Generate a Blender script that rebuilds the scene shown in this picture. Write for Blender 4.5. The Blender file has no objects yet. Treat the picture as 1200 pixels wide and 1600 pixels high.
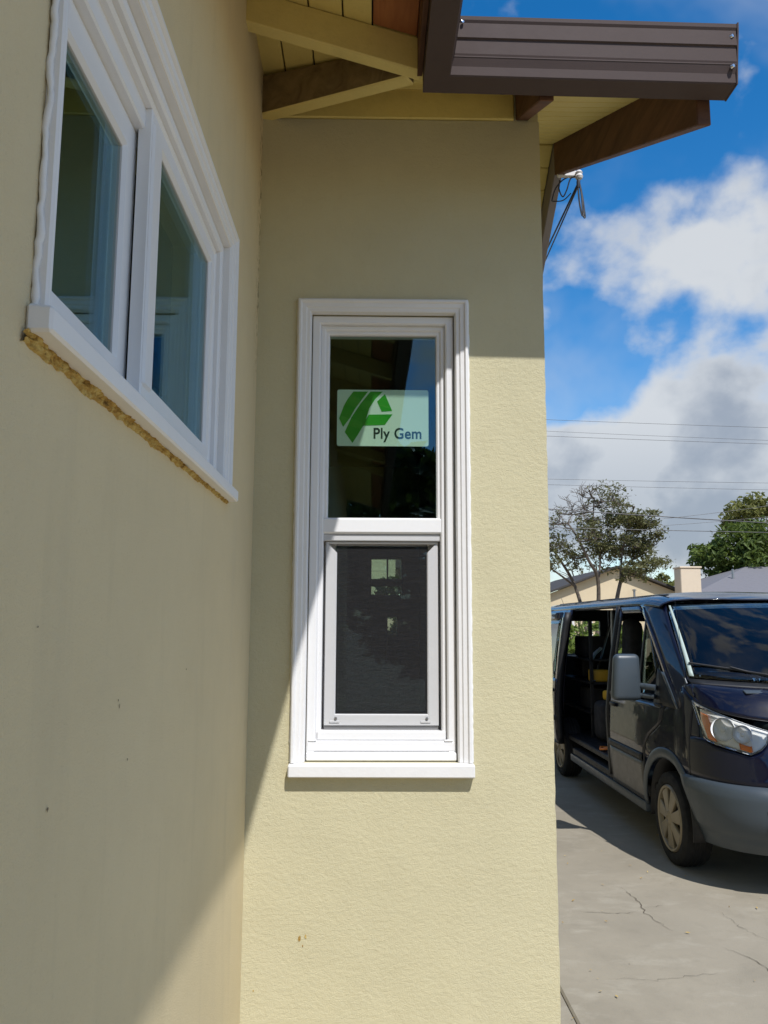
import bpy, bmesh, math, random
from mathutils import Vector, Matrix, noise as mnoise

random.seed(7)
S = bpy.context.scene
COL = S.collection

# ------------------------------------------------------------------ camera
cam = bpy.data.cameras.new("camera")
camo = bpy.data.objects.new("camera", cam); COL.objects.link(camo); S.camera = camo
rt = Vector((0.99987015, -0.01565921, 0.00380346)); up = Vector((-0.00591388, -0.13701805, 0.9905509))
fw = Vector((0.0149901, 0.99044477, 0.13709287))
M = Matrix((rt, up, -fw)).transposed().to_4x4(); M.translation = (0, 0, 1.85)
camo.matrix_world = M
cam.sensor_fit = 'VERTICAL'; cam.sensor_height = 24.0; cam.lens = 1265.0/1600*24
cam.clip_start = 0.05; cam.clip_end = 2000

# ------------------------------------------------------------------ world, sun, exposure
SUN = Vector((0.402, -1.0, 1.50)).normalized()          # towards the sun
w = bpy.data.worlds.new("World"); S.world = w; w.use_nodes = True
nt = w.node_tree; N = nt.nodes; L = nt.links
sky = N.new('ShaderNodeTexSky'); sky.sky_type = 'NISHITA'; sky.sun_disc = False
sky.sun_elevation = math.asin(SUN.z); sky.sun_rotation = math.atan2(SUN.x, SUN.y)
sky.air_density = 1.0; sky.dust_density = 0.4; sky.ozone_density = 2.2; sky.altitude = 50
bg = N['Background']; bg.inputs[1].default_value = 0.13

def wmath(op, a, b=None, c=None):
    n = N.new('ShaderNodeMath'); n.operation = op
    for i, v in enumerate((a, b, c)):
        if v is None: continue
        if isinstance(v, (int, float)): n.inputs[i].default_value = v
        else: L.new(v, n.inputs[i])
    return n.outputs[0]
def wsmooth(v, a, b, lo=0., hi=1.):
    n = N.new('ShaderNodeMapRange'); n.interpolation_type = 'SMOOTHSTEP'
    L.new(v, n.inputs[0])
    for i, q in enumerate((a, b, lo, hi)): n.inputs[i+1].default_value = q
    return n.outputs[0]
tc = N.new('ShaderNodeTexCoord'); D_ = tc.outputs['Generated']
cmb = N.new('ShaderNodeMapping'); L.new(D_, cmb.inputs[0]); cmb.inputs['Scale'].default_value = (1.0, 1.0, 1.2)
def wnoise(scale, detail, rough, off, dist=0.0):
    m = N.new('ShaderNodeMapping'); L.new(cmb.outputs[0], m.inputs[0]); m.inputs[1].default_value = off
    n = N.new('ShaderNodeTexNoise'); L.new(m.outputs[0], n.inputs['Vector'])
    n.inputs['Scale'].default_value = scale; n.inputs['Detail'].default_value = detail
    n.inputs['Roughness'].default_value = rough; n.inputs['Distortion'].default_value = dist
    return n.outputs[0]
n1 = wnoise(9.0, 9, 0.48, (5.5, 8.8, 1.9), 0.1)
n3 = wnoise(3.2, 5, 0.55, (2.5, 4.8, 0.9), 0.2)
n2 = wnoise(6.5, 6, 0.5, (7.4, 2.2, 1.06), 0.1)
# cloud banks (+) and clear patches (-): direction, radius, weight
BANKS = [((0.235, 0.956, 0.172), .15, .42), ((0.17, 0.97, 0.15), .14, .35), ((0.425, 0.890, 0.165), .14, .40), ((0.33, 0.93, 0.155), .13, .34), ((0.415, 0.905, 0.10), .10, .30),
         ((0.319, 0.822, 0.472), 0.104, 0.30), ((0.361, 0.818, 0.448), 0.104, 0.26), ((0.271, 0.870, 0.413), 0.131, 0.30),
         ((0.217, 0.871, 0.440), 0.104, 0.22), ((0.396, 0.775, 0.492), 0.152, 0.22), ((0.419, 0.824, 0.382), 0.125, 0.26),
         ((0.403, 0.857, 0.322), 0.111, 0.26), ((0.429, 0.867, 0.252), 0.152, 0.34), ((0.369, 0.897, 0.245), 0.097, 0.24),
         ((0.328, 0.904, 0.273), 0.053, 0.22), ((0.315, 0.927, 0.202), 0.152, 0.34), ((0.241, 0.951, 0.195), 0.138, 0.34),
         ((0.393, 0.903, 0.172), 0.194, 0.34), ((0.223, 0.965, 0.135), 0.166, 0.26), ((0.334, 0.853, 0.402), 0.083, 0.14),
         ((0.278, 0.906, 0.319), 0.152, -0.34), ((0.226, 0.923, 0.313), 0.118, -0.30), ((0.246, 0.932, 0.265), 0.097, -0.30),
         ((0.344, 0.879, 0.330), 0.104, -0.22), ((0.250, 0.839, 0.484), 0.066, -0.22), ((0.346, 0.861, 0.372), 0.047, -0.14),
         ((0.210, 0.767, 0.607), 0.387, -0.34), ((0.316, 0.767, 0.558), 0.166, -0.22), ((0.298, 0.951, 0.078), 0.062, -0.22),
         ((0.344, 0.796, 0.497), 0.055, -0.10)]
acc = None
for d, r, a in BANKS:
    v = Vector(d).normalized()
    n = N.new('ShaderNodeVectorMath'); n.operation = 'DISTANCE'; L.new(D_, n.inputs[0]); n.inputs[1].default_value = v
    t = wsmooth(n.outputs['Value'], r, 0.0, 0.0, a*0.78)
    acc = t if acc is None else wmath('ADD', acc, t)
dens = wmath('ADD', wmath('MULTIPLY_ADD', n1, 2.2, -0.60), acc)
mask = wmath('MAXIMUM', wsmooth(dens, 0.42, 0.90), wsmooth(n3, 0.42, 0.72, 0.0, 0.38))
thick = wsmooth(dens, 0.66, 1.05)
low = N.new('ShaderNodeSeparateXYZ'); L.new(D_, low.inputs[0])
shade = wmath('MULTIPLY', thick, wmath('MAXIMUM', wsmooth(n2, 0.40, 0.64), wsmooth(low.outputs[2], 0.26, 0.12, 0.0, 0.55)))
cc = N.new('ShaderNodeMix'); cc.data_type = 'RGBA'; L.new(shade, cc.inputs[0])
cc.inputs[6].default_value = (5.3, 5.5, 5.7, 1); cc.inputs[7].default_value = (2.7, 3.05, 3.6, 1)
hs = N.new('ShaderNodeHueSaturation'); L.new(sky.outputs[0], hs.inputs['Color'])
hs.inputs['Saturation'].default_value = 1.42; hs.inputs['Value'].default_value = 1.3
mx = N.new('ShaderNodeMix'); mx.data_type = 'RGBA'; L.new(wmath('MULTIPLY', mask, 0.94), mx.inputs[0])
L.new(hs.outputs[0], mx.inputs[6]); L.new(cc.outputs[2], mx.inputs[7])
L.new(mx.outputs[2], bg.inputs[0])

sun = bpy.data.lights.new("sun", 'SUN'); sun.energy = 5.0; sun.angle = math.radians(0.53); sun.color = (1.0, 0.975, 0.95)
suno = bpy.data.objects.new("sun", sun); COL.objects.link(suno); suno.location = (4, -14, 14)
suno.rotation_euler = SUN.to_track_quat('Z', 'Y').to_euler()

S.view_settings.view_transform = 'Standard'; S.view_settings.look = 'None'
S.view_settings.exposure = 0.0; S.view_settings.gamma = 1.0; S.view_settings.use_curve_mapping = False
S.render.engine = 'CYCLES'; S.cycles.max_bounces = 8; S.cycles.transparent_max_bounces = 16
S.cycles.sample_clamp_indirect = 6.0; S.cycles.caustics_reflective = False; S.cycles.caustics_refractive = False
S.cycles.use_denoising = True

# ------------------------------------------------------------------ materials
MATS = {}
class NB:
    def __init__(s, name):
        s.m = bpy.data.materials.new(name); s.m.use_nodes = True
        s.nt = s.m.node_tree; s.n = s.nt.nodes; s.b = s.n['Principled BSDF']; s.out = s.n['Material Output']
        s.tc = s.n.new('ShaderNodeTexCoord').outputs['Object']; MATS[name] = s.m
    def link(s, a, b): s.nt.links.new(a, b)
    def noise(s, scale, detail=5, rough=.55, dist=0., stretch=None):
        n = s.n.new('ShaderNodeTexNoise'); src = s.tc
        if stretch:
            mp = s.n.new('ShaderNodeMapping'); s.link(src, mp.inputs[0]); mp.inputs['Scale'].default_value = stretch; src = mp.outputs[0]
        s.link(src, n.inputs['Vector'])
        n.inputs['Scale'].default_value = scale; n.inputs['Detail'].default_value = detail
        n.inputs['Roughness'].default_value = rough; n.inputs['Distortion'].default_value = dist
        return n.outputs[0]
    def ramp(s, v, stops):
        r = s.n.new('ShaderNodeValToRGB'); s.link(v, r.inputs[0]); e = r.color_ramp.elements
        while len(e) < len(stops): e.new(.5)
        for q, (p, c) in zip(e, stops): q.position = p; q.color = (*c, 1) if len(c) == 3 else c
        return r.outputs[0]
    def rng(s, v, a, b, lo, hi):
        n = s.n.new('ShaderNodeMapRange'); s.link(v, n.inputs[0])
        for i, q in enumerate((a, b, lo, hi)): n.inputs[i+1].default_value = q
        return n.outputs[0]
    def mix(s, f, a, b, mode='MIX'):
        n = s.n.new('ShaderNodeMix'); n.data_type = 'RGBA'; n.blend_type = mode
        for i, v in ((0, f), (6, a), (7, b)):
            if isinstance(v, (int, float)): n.inputs[i].default_value = v
            elif isinstance(v, tuple): n.inputs[i].default_value = (*v, 1)
            else: s.link(v, n.inputs[i])
        return n.outputs[2]
    def math(s, op, a, b):
        n = s.n.new('ShaderNodeMath'); n.operation = op
        for i, v in enumerate((a, b)):
            if isinstance(v, (int, float)): n.inputs[i].default_value = v
            else: s.link(v, n.inputs[i])
        return n.outputs[0]
    def color(s, v):
        if isinstance(v, tuple): s.b.inputs['Base Color'].default_value = (*v, 1)
        else: s.link(v, s.b.inputs['Base Color'])
    def bump(s, v, strength, dist, prev=None):
        n = s.n.new('ShaderNodeBump'); s.link(v, n.inputs['Height']); n.inputs['Strength'].default_value = strength
        n.inputs['Distance'].default_value = dist
        if prev is not None: s.link(prev, n.inputs['Normal'])
        s.link(n.outputs[0], s.b.inputs['Normal']); return n.outputs[0]
    def set(s, **k):
        for a, v in k.items(): s.b.inputs[a.replace('_', ' ')].default_value = v
def shade_of(c, f): return tuple(min(1, q*f) for q in c)

def m_stucco(name, c, coarse, fine, stain=.12):
    b = NB(name)
    big = b.noise(1.3, 6, .6); mid = b.noise(9, 5, .6); sp = b.noise(120, 3, .6)
    streak = b.noise(3.0, 5, .6, .2, (5, 5, .45))
    col = b.ramp(big, [(.3, shade_of(c, .93)), (.7, shade_of(c, 1.04))])
    col = b.mix(b.rng(mid, .45, .75, 0, .25), col, shade_of(c, .86))
    col = b.mix(b.rng(streak, .56, .74, 0, stain), col, tuple(q*.8+.02 for q in c))
    col = b.mix(b.rng(sp, .60, .78, 0, .32), col, shade_of(c, .72))
    patchy = b.noise(2.4, 3, .5, .3); col = b.mix(b.rng(patchy, .55, .60, 0, .16), col, tuple(q*.93+.035 for q in c))
    drip = b.noise(11, 4, .6, 0, (1, 1, .07)); col = b.mix(b.rng(drip, .60, .74, 0, stain), col, tuple(q*.85+.05 for q in c))
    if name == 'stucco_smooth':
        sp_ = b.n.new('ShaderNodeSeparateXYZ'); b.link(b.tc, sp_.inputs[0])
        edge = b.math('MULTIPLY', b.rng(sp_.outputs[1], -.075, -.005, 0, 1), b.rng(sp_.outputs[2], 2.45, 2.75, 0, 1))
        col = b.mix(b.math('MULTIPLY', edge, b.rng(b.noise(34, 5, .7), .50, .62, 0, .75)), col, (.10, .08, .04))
    b.color(col); b.set(Roughness=.93, Specular_IOR_Level=.15)
    vor = b.n.new('ShaderNodeTexVoronoi'); b.link(b.tc, vor.inputs['Vector']); vor.inputs['Scale'].default_value = 70
    h1 = b.noise(88, 5, .6, .1, (.85, .85, 1.1)); h2 = b.noise(330, 4, .7)
    n = b.bump(b.noise(7, 3, .5), coarse*.5, .02); n = b.bump(h1, coarse, .007, n); n = b.bump(vor.outputs['Distance'], coarse*.25, .004, n); b.bump(h2, fine, .002, n)
    return b.m
WALL = (.552, .507, .335)
m_stucco('stucco', WALL, .29, .8)
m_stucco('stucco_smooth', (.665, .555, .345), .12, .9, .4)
m_stucco('stucco_neighbour', (.60, .50, .34), .3, .3)

def m_paint(name, c, rough=.45, bumpy=.15, dirt=.15, stretch=(1, 1, 1), spec=.4):
    b = NB(name)
    d = b.noise(7, 6, .65); f = b.noise(60, 4, .6, 0, stretch)
    col = b.mix(b.rng(d, .5, .8, 0, dirt), c, shade_of(c, .7)); col = b.mix(b.rng(f, .55, .8, 0, dirt), col, shade_of(c, .82))
    b.color(col); b.set(Specular_IOR_Level=spec); b.link(b.rng(d, .3, .7, rough*.9, rough*1.15), b.b.inputs['Roughness'])
    n = b.bump(b.noise(22, 4, .6, 0, stretch), bumpy, .004); b.bump(f, bumpy, .002, n)
    return b.m
m_paint('trim_paint', (.73, .725, .72), .5, .22, .16)
m_paint('vinyl', (.75, .75, .755), .32, .03, .06)
m_paint('screen_frame', (.52, .52, .525), .4, .04, .15)
m_paint('eave_paint', (.68, .55, .19), .65, .45, .45)
m_paint('rafter_paint', (.66, .535, .20), .65, .45, .5)
m_paint('gutter_metal', (.080, .060, .056), .5, .05, .3, spec=.07)
m_paint('caulk', (.74, .73, .71), .7, .6, .3)
def m_plaster():
    b = NB('plaster_patch'); a = b.noise(55, 6, .7, .5); k = b.noise(160, 4, .6)
    col = b.ramp(a, [(.30, (.12, .07, .025)), (.44, (.40, .25, .07)), (.58, (.52, .39, .14)), (.72, (.62, .54, .32))])
    b.color(b.mix(b.rng(k, .56, .72, 0, .6), col, (.10, .06, .025))); b.set(Roughness=.95, Specular_IOR_Level=.1)
    n = b.bump(a, .8, .006); b.bump(k, .8, .003, n)
m_plaster()
m_paint('interior', (.20, .185, .15), .8, .05, .1)
m_paint('grey_roof', (.16, .155, .165), .85, .5, .3)
m_paint('roof_dark', (.05, .045, .042), .85, .5, .3)
m_paint('chimney_paint', (.60, .50, .38), .85, .3, .2)
m_paint('porcelain', (.66, .64, .62), .4, .2, .3)
def m_wood(name, c, dark, sc=18):
    b = NB(name)
    g = b.noise(sc, 8, .65, .8, (1, .12, 1)); k = b.noise(4, 4, .5)
    col = b.mix(b.rng(g, .35, .7, 0, 1), c, dark); col = b.mix(b.rng(k, .5, .75, 0, .5), col, dark)
    b.color(col); b.set(Roughness=.7, Specular_IOR_Level=.25); b.bump(g, .3, .003); return b.m
m_wood('raw_board', (.40, .155, .055), (.19, .065, .026))
m_wood('barge_wood', (.17, .08, .042), (.07, .033, .02))
m_wood('old_wood', (.27, .195, .09), (.14, .095, .045))
m_paint('grey_primer', (.21, .185, .185), .6, .2, .3)
m_wood('bark', (.15, .12, .095), (.06, .048, .038), 9)

def m_plain(name, c, rough=.5, metal=0., spec=.5, coat=0., dirt=.1):
    b = NB(name); d = b.noise(14, 4, .6)
    b.color(b.mix(b.rng(d, .5, .8, 0, dirt), c, shade_of(c, .6)))
    b.set(Metallic=metal, Specular_IOR_Level=spec, Coat_Weight=coat, Coat_Roughness=.03)
    b.link(b.rng(d, .3, .7, rough*.85, rough*1.2), b.b.inputs['Roughness']); return b.m
m_plain('van_paint', (.0014, .0022, .012), .4, .0, .1, .8, 0)
m_plain('van_black', (.008, .008, .009), .55)
m_plain('van_grey', (.045, .058, .070), .38, 0, .5)
m_plain('cladding', (.07, .066, .06), .32, 0, .5)
m_plain('tyre', (.014, .014, .014), .85, 0, .3, 0, .4)
m_plain('rim_metal', (.24, .20, .135), .38, .25, .5, 0, .35)
m_plain('chrome', (.75, .76, .77), .12, 1.0)
m_plain('lamp_silver', (.80, .80, .77), .3, .0)
m_plain('lamp_bowl', (.95, .95, .95), .22, .1)
m_plain('amber', (1.0, .22, .01), .25)
m_plain('pale_trim', (.36, .43, .39), .5)
m_plain('cable_rubber', (.012, .014, .02), .5)
m_plain('dark_fabric', (.02, .02, .022), .9)
m_plain('blue_plastic', (.03, .09, .36), .4)
m_plain('yellow_plastic', (.62, .36, .03), .45)
m_plain('orange_plastic', (.70, .22, .03), .45)
m_plain('white_plastic', (.6, .62, .6), .4)
m_plain('grey_metal', (.3, .3, .31), .35, .8)
m_plain('card', (.84, .92, .82), .6, 0, .3, 0, .05)
m_plain('print_green', (.03, .38, .02), .5, 0, .3, 0, .05)
m_plain('print_dark', (.02, .045, .035), .5, 0, .3, 0, .05)
m_plain('curtain_green', (.10, .17, .05), .9)

def m_glass(name, tint, refl, grazing=1.0, ior=1.5, rc=(1, 1, 1)):
    b = NB(name); b.n.remove(b.b)
    tr = b.n.new('ShaderNodeBsdfTransparent'); tr.inputs[0].default_value = (*tint, 1)
    gl = b.n.new('ShaderNodeBsdfGlossy'); gl.inputs['Roughness'].default_value = .005; gl.inputs[0].default_value = (*rc, 1)
    fr = b.n.new('ShaderNodeFresnel'); fr.inputs[0].default_value = ior
    f = b.rng(fr.outputs[0], .04, 1.0, refl, grazing)
    wv = b.noise(2.2, 2, .5); bp = b.n.new('ShaderNodeBump'); b.link(wv, bp.inputs['Height']); bp.inputs['Strength'].default_value = .04; bp.inputs['Distance'].default_value = .01
    b.link(bp.outputs[0], gl.inputs['Normal'])
    mx = b.n.new('ShaderNodeMixShader'); b.link(f, mx.inputs[0]); b.link(tr.outputs[0], mx.inputs[1]); b.link(gl.outputs[0], mx.inputs[2])
    b.link(mx.outputs[0], b.out.inputs[0]); return b.m
m_glass('window_glass', (.88, .96, .91), .06, .55, 1.5, (.55, .82, 1.0))
m_glass('van_glass', (.56, .66, .66), .05)
m_glass('lens', (.985, .985, .975), .03)
def m_screen():
    b = NB('insect_screen'); tr = b.n.new('ShaderNodeBsdfTransparent'); df = b.n.new('ShaderNodeBsdfDiffuse'); df.inputs[0].default_value = (.045, .045, .047, 1)
    mx = b.n.new('ShaderNodeMixShader'); ns = b.noise(240, 3, .6, 0, (.12, 1, 1))
    b.link(b.rng(ns, .35, .7, .24, .36), mx.inputs[0]); b.link(tr.outputs[0], mx.inputs[1]); b.link(df.outputs[0], mx.inputs[2])
    b.link(mx.outputs[0], b.out.inputs[0])
m_screen()
def m_concrete():
    b = NB('concrete'); big = b.noise(.9, 7, .62, .4); mid = b.noise(4.5, 8, .7, .15); fine = b.noise(90, 4, .65)
    pat = b.noise(2.6, 7, .65, .2, (1, 1.8, 1)); c = (.285, .254, .197)
    col = b.ramp(big, [(.32, shade_of(c, .84)), (.68, shade_of(c, 1.08))])
    col = b.mix(b.rng(pat, .54, .68, 0, .45), col, (.37, .34, .275)); col = b.mix(b.rng(mid, .52, .76, 0, .45), col, shade_of(c, .68))
    col = b.mix(b.rng(fine, .58, .8, 0, .35), col, shade_of(c, .6))
    b.color(col); b.set(Roughness=.92, Specular_IOR_Level=.2)
    n = b.bump(mid, .12, .02); b.bump(fine, .5, .003, n)
m_concrete()
m_plain('crack_dark', (.125, .105, .08), .95, 0, .1, 0, .5)
def m_ground():
    b = NB('dirt'); b.color(b.ramp(b.noise(3, 6, .6), [(.3, (.30, .235, .15)), (.7, (.40, .315, .205))])); b.set(Roughness=.95)
m_ground()
def m_leaf(name, lo, hi, sc=1.2, trans=.35):
    b = NB(name); col = b.ramp(b.noise(sc, 4, .7), [(.3, lo), (.55, tuple((p+q)/2 for p, q in zip(lo, hi))), (.75, hi)])
    b.color(col); b.set(Roughness=.55, Specular_IOR_Level=.3)
    t = b.n.new('ShaderNodeBsdfTranslucent'); b.link(b.mix(.5, col, (.12, .16, .02)), t.inputs[0])
    mx = b.n.new('ShaderNodeMixShader'); mx.inputs[0].default_value = trans
    b.link(b.b.outputs[0], mx.inputs[1]); b.link(t.outputs[0], mx.inputs[2]); b.link(mx.outputs[0], b.out.inputs[0])
m_leaf('leaf_sparse', (.09, .09, .042), (.21, .205, .085))
m_leaf('leaf_dense', (.03, .058, .012), (.19, .25, .05))
m_leaf('leaf_yellow', (.11, .115, .03), (.26, .26, .08))
m_leaf('leaf_shrub', (.10, .15, .03), (.25, .33, .07))
m_leaf('leaf_dark', (.02, .035, .012), (.06, .09, .025))
MT = MATS

# ------------------------------------------------------------------ mesh helpers
OFF = {}
def tag(o, label=None, cat=None, group=None, kind=None):
    for k, v in (('label', label), ('category', cat), ('group', group), ('kind', kind)):
        if v: o[k] = v
    return o
def thing(name, loc, label=None, cat=None, group=None, kind=None):
    o = bpy.data.objects.new(name, None); COL.objects.link(o); o.location = loc; o.empty_display_size = .1
    OFF[o] = Vector(loc); return tag(o, label, cat, group, kind)
def mk(name, verts, faces, mat, parent=None, smooth=None, mats=None, fmat=None, origin=None):
    me = bpy.data.meshes.new(name)
    o = bpy.data.objects.new(name, me); COL.objects.link(o)
    off = Vector((0, 0, 0))
    if parent is not None: o.parent = parent; off = OFF.get(parent, Vector((0, 0, 0)))
    elif origin is not None: off = Vector(origin); o.location = off
    OFF[o] = off
    me.from_pydata([tuple(Vector(v)-off) for v in verts], [], faces)
    me.materials.append(MT[mat])
    for m in (mats or []): me.materials.append(MT[m])
    if fmat: me.polygons.foreach_set('material_index', fmat)
    if smooth is not None:
        me.polygons.foreach_set('use_smooth', [True]*len(me.polygons))
        me.set_sharp_from_angle(angle=math.radians(smooth))
    me.update(); return o
def bm_obj(name, bm, mat, parent=None, smooth=None, origin=None):
    bmesh.ops.recalc_face_normals(bm, faces=bm.faces)
    bm.verts.ensure_lookup_table(); bm.verts.index_update()
    v = [x.co.copy() for x in bm.verts]; f = [[q.index for q in x.verts] for x in bm.faces]; bm.free()
    return mk(name, v, f, mat, parent, smooth, origin=origin)
def box(name, a, b, mat, parent=None, bevel=.003, seg=1, rot=None, origin=None, smooth=None):
    bm = bmesh.new(); bmesh.ops.create_cube(bm, size=1)
    a = Vector(a); b = Vector(b); c = (a+b)/2; s = b-a
    for v in bm.verts: v.co = Vector((v.co.x*s.x, v.co.y*s.y, v.co.z*s.z))
    if bevel: bmesh.ops.bevel(bm, geom=list(bm.edges), offset=min(bevel, min(abs(q) for q in s)*.45), segments=seg, profile=.5, affect='EDGES')
    if rot is not None: bmesh.ops.rotate(bm, verts=bm.verts, cent=(0, 0, 0), matrix=rot)
    for v in bm.verts: v.co += c
    return bm_obj(name, bm, mat, parent, smooth if smooth else (40 if seg > 1 else None), origin)
def hexa(name, pts, mat, parent=None, bevel=.003):
    """8 corners: bottom 4 in a ring, top 4 in the same order"""
    bm = bmesh.new(); v = [bm.verts.new(p) for p in pts]
    for f in ((3, 2, 1, 0), (4, 5, 6, 7), (0, 1, 5, 4), (1, 2, 6, 5), (2, 3, 7, 6), (3, 0, 4, 7)): bm.faces.new([v[i] for i in f])
    if bevel: bmesh.ops.bevel(bm, geom=list(bm.edges), offset=bevel, segments=1, affect='EDGES')
    return bm_obj(name, bm, mat, parent)
def prism(name, poly, axis, a, b, mat, parent=None, smooth=None, origin=None):
    """extrude a 2-D polygon along an axis; poly coords are the two other axes in x,y,z order"""
    def p3(q, t):
        q = list(q); q.insert(axis, t); return q
    n = len(poly); v = [p3(q, a) for q in poly]+[p3(q, b) for q in poly]
    bm = bmesh.new(); bv = [bm.verts.new(x) for x in v]
    bm.faces.new(bv[:n]); bm.faces.new(bv[n:])
    for i in range(n): bm.faces.new([bv[i], bv[(i+1) % n], bv[n+(i+1) % n], bv[n+i]])
    return bm_obj(name, bm, mat, parent, smooth, origin)
def tube_geo(pts, rad, sides=6, V=None, Fc=None, cap=True):
    V = [] if V is None else V; Fc = [] if Fc is None else Fc
    pts = [Vector(p) for p in pts]; base = len(V); n = len(pts)
    prev = None
    for i, p in enumerate(pts):
        t = (pts[min(i+1, n-1)]-pts[max(i-1, 0)]).normalized()
        if prev is None: a = t.orthogonal().normalized()
        else: a = (prev-t*prev.dot(t)); a = a.normalized() if a.length > 1e-6 else t.orthogonal().normalized()
        prev = a; b = t.cross(a); r = rad[i] if isinstance(rad, (list, tuple)) else rad
        for k in range(sides):
            an = 2*math.pi*k/sides; V.append(p+a*math.cos(an)*r+b*math.sin(an)*r)
    for i in range(n-1):
        for k in range(sides):
            q = base+i*sides; Fc.append((q+k, q+(k+1) % sides, q+sides+(k+1) % sides, q+sides+k))
    if cap:
        Fc.append(tuple(base+k for k in reversed(range(sides)))); Fc.append(tuple(base+(n-1)*sides+k for k in range(sides)))
    return V, Fc
def tube(name, pts, rad, mat, parent=None, sides=8, origin=None):
    V, Fc = tube_geo(pts, rad, sides); return mk(name, V, Fc, mat, parent, 50, origin=origin)
def lathe(name, prof, cen, axis, mat, parent=None, seg=32, smooth=35):
    """prof: (radius, offset along axis)"""
    V = []; Fc = []; n = len(prof); c = Vector(cen); ax = Vector(axis).normalized(); a = ax.orthogonal().normalized(); b = ax.cross(a)
    for k in range(seg):
        an = 2*math.pi*k/seg; d = a*math.cos(an)+b*math.sin(an)
        for r, h in prof: V.append(c+d*r+ax*h)
    for k in range(seg):
        for i in range(n-1):
            Fc.append((k*n+i, k*n+i+1, ((k+1) % seg)*n+i+1, ((k+1) % seg)*n+i))
    bm = bmesh.new(); bv = [bm.verts.new(x) for x in V]
    for f in Fc:
        try: bm.faces.new([bv[i] for i in f])
        except ValueError: pass
    bmesh.ops.remove_doubles(bm, verts=bm.verts, dist=1e-5)
    return bm_obj(name, bm, mat, parent, smooth)
def patch(name, fn, nu, nv, mat, parent=None, thick=0., smooth=40, flip=False):
    V = [Vector(fn(i/nu, j/nv)) for i in range(nu+1) for j in range(nv+1)]
    Fc = [(i*(nv+1)+j, (i+1)*(nv+1)+j, (i+1)*(nv+1)+j+1, i*(nv+1)+j+1) for i in range(nu) for j in range(nv)]
    o = mk(name, V, [f[::-1] for f in Fc] if flip else Fc, mat, parent, smooth)
    if thick:
        md = o.modifiers.new('thickness', 'SOLIDIFY'); md.thickness = thick; md.offset = 0
    return o
def lerp(a, b, t): return a+(b-a)*t
def interp(x, xs, ys):
    if x <= xs[0]: return ys[0]
    for i in range(1, len(xs)):
        if x <= xs[i]: return ys[i-1]+(ys[i]-ys[i-1])*(x-xs[i-1])/(xs[i]-xs[i-1])
    return ys[-1]
def poly_at(P, t):
    P = [Vector(p) for p in P]; ln = [(P[i+1]-P[i]).length for i in range(len(P)-1)]; s = t*sum(ln)
    for i, l in enumerate(ln):
        if s <= l or i == len(ln)-1: return P[i].lerp(P[i+1], min(1, s/l if l else 0))
        s -= l
def ruled(name, A, B, mat, parent, nu=16, nv=4, bulge=(0, 0, 0), thick=.012, smooth=40):
    bl = Vector(bulge)
    return patch(name, lambda u, v: poly_at(A, u).lerp(poly_at(B, u), v)+bl*math.sin(math.pi*v), nu, nv, mat, parent, thick, smooth)
def wall(name, ax, p0, p1, u0, u1, v0, v1, holes, mat, parent, step=.25):
    """upright slab; ax 0: x from p0 to p1, u is y; ax 1: y from p0 to p1, u is x; holes (ua,ub,va,vb)"""
    us = sorted(set([u0, u1]+[q for h in holes for q in h[:2]])); vs = sorted(set([v0, v1]+[q for h in holes for q in h[2:]]))
    def fillin(a):
        r = []
        for i in range(len(a)-1):
            n = max(1, int((a[i+1]-a[i])/step)); r += [a[i]+(a[i+1]-a[i])*k/n for k in range(n)]
        return r+[a[-1]]
    us = fillin(us); vs = fillin(vs); nu, nv = len(us), len(vs)
    P = (lambda d, u, v: (d, u, v)) if ax == 0 else (lambda d, u, v: (u, d, v))
    V = [P(p0, u, v) for u in us for v in vs]+[P(p1, u, v) for u in us for v in vs]; K = nu*nv
    def solid(i, j):
        if i < 0 or j < 0 or i >= nu-1 or j >= nv-1: return False
        cu, cv = (us[i]+us[i+1])/2, (vs[j]+vs[j+1])/2
        return not any(h[0] < cu < h[1] and h[2] < cv < h[3] for h in holes)
    Fc = []; I = lambda i, j: i*nv+j
    for i in range(nu-1):
        for j in range(nv-1):
            if not solid(i, j): continue
            a, b, c, d = I(i, j), I(i+1, j), I(i+1, j+1), I(i, j+1)
            Fc += [(a, b, c, d), (K+d, K+c, K+b, K+a)]
            for (di, dj, e, f) in ((-1, 0, d, a), (1, 0, b, c), (0, -1, a, b), (0, 1, c, d)):
                if not solid(i+di, j+dj): Fc.append((f, e, K+e, K+f))
    bm = bmesh.new(); bv = [bm.verts.new(x) for x in V]
    for f in Fc: bm.faces.new([bv[i] for i in f])
    bmesh.ops.delete(bm, geom=[x for x in bm.verts if not x.link_faces], context='VERTS')
    return bm_obj(name, bm, mat, parent)

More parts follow.
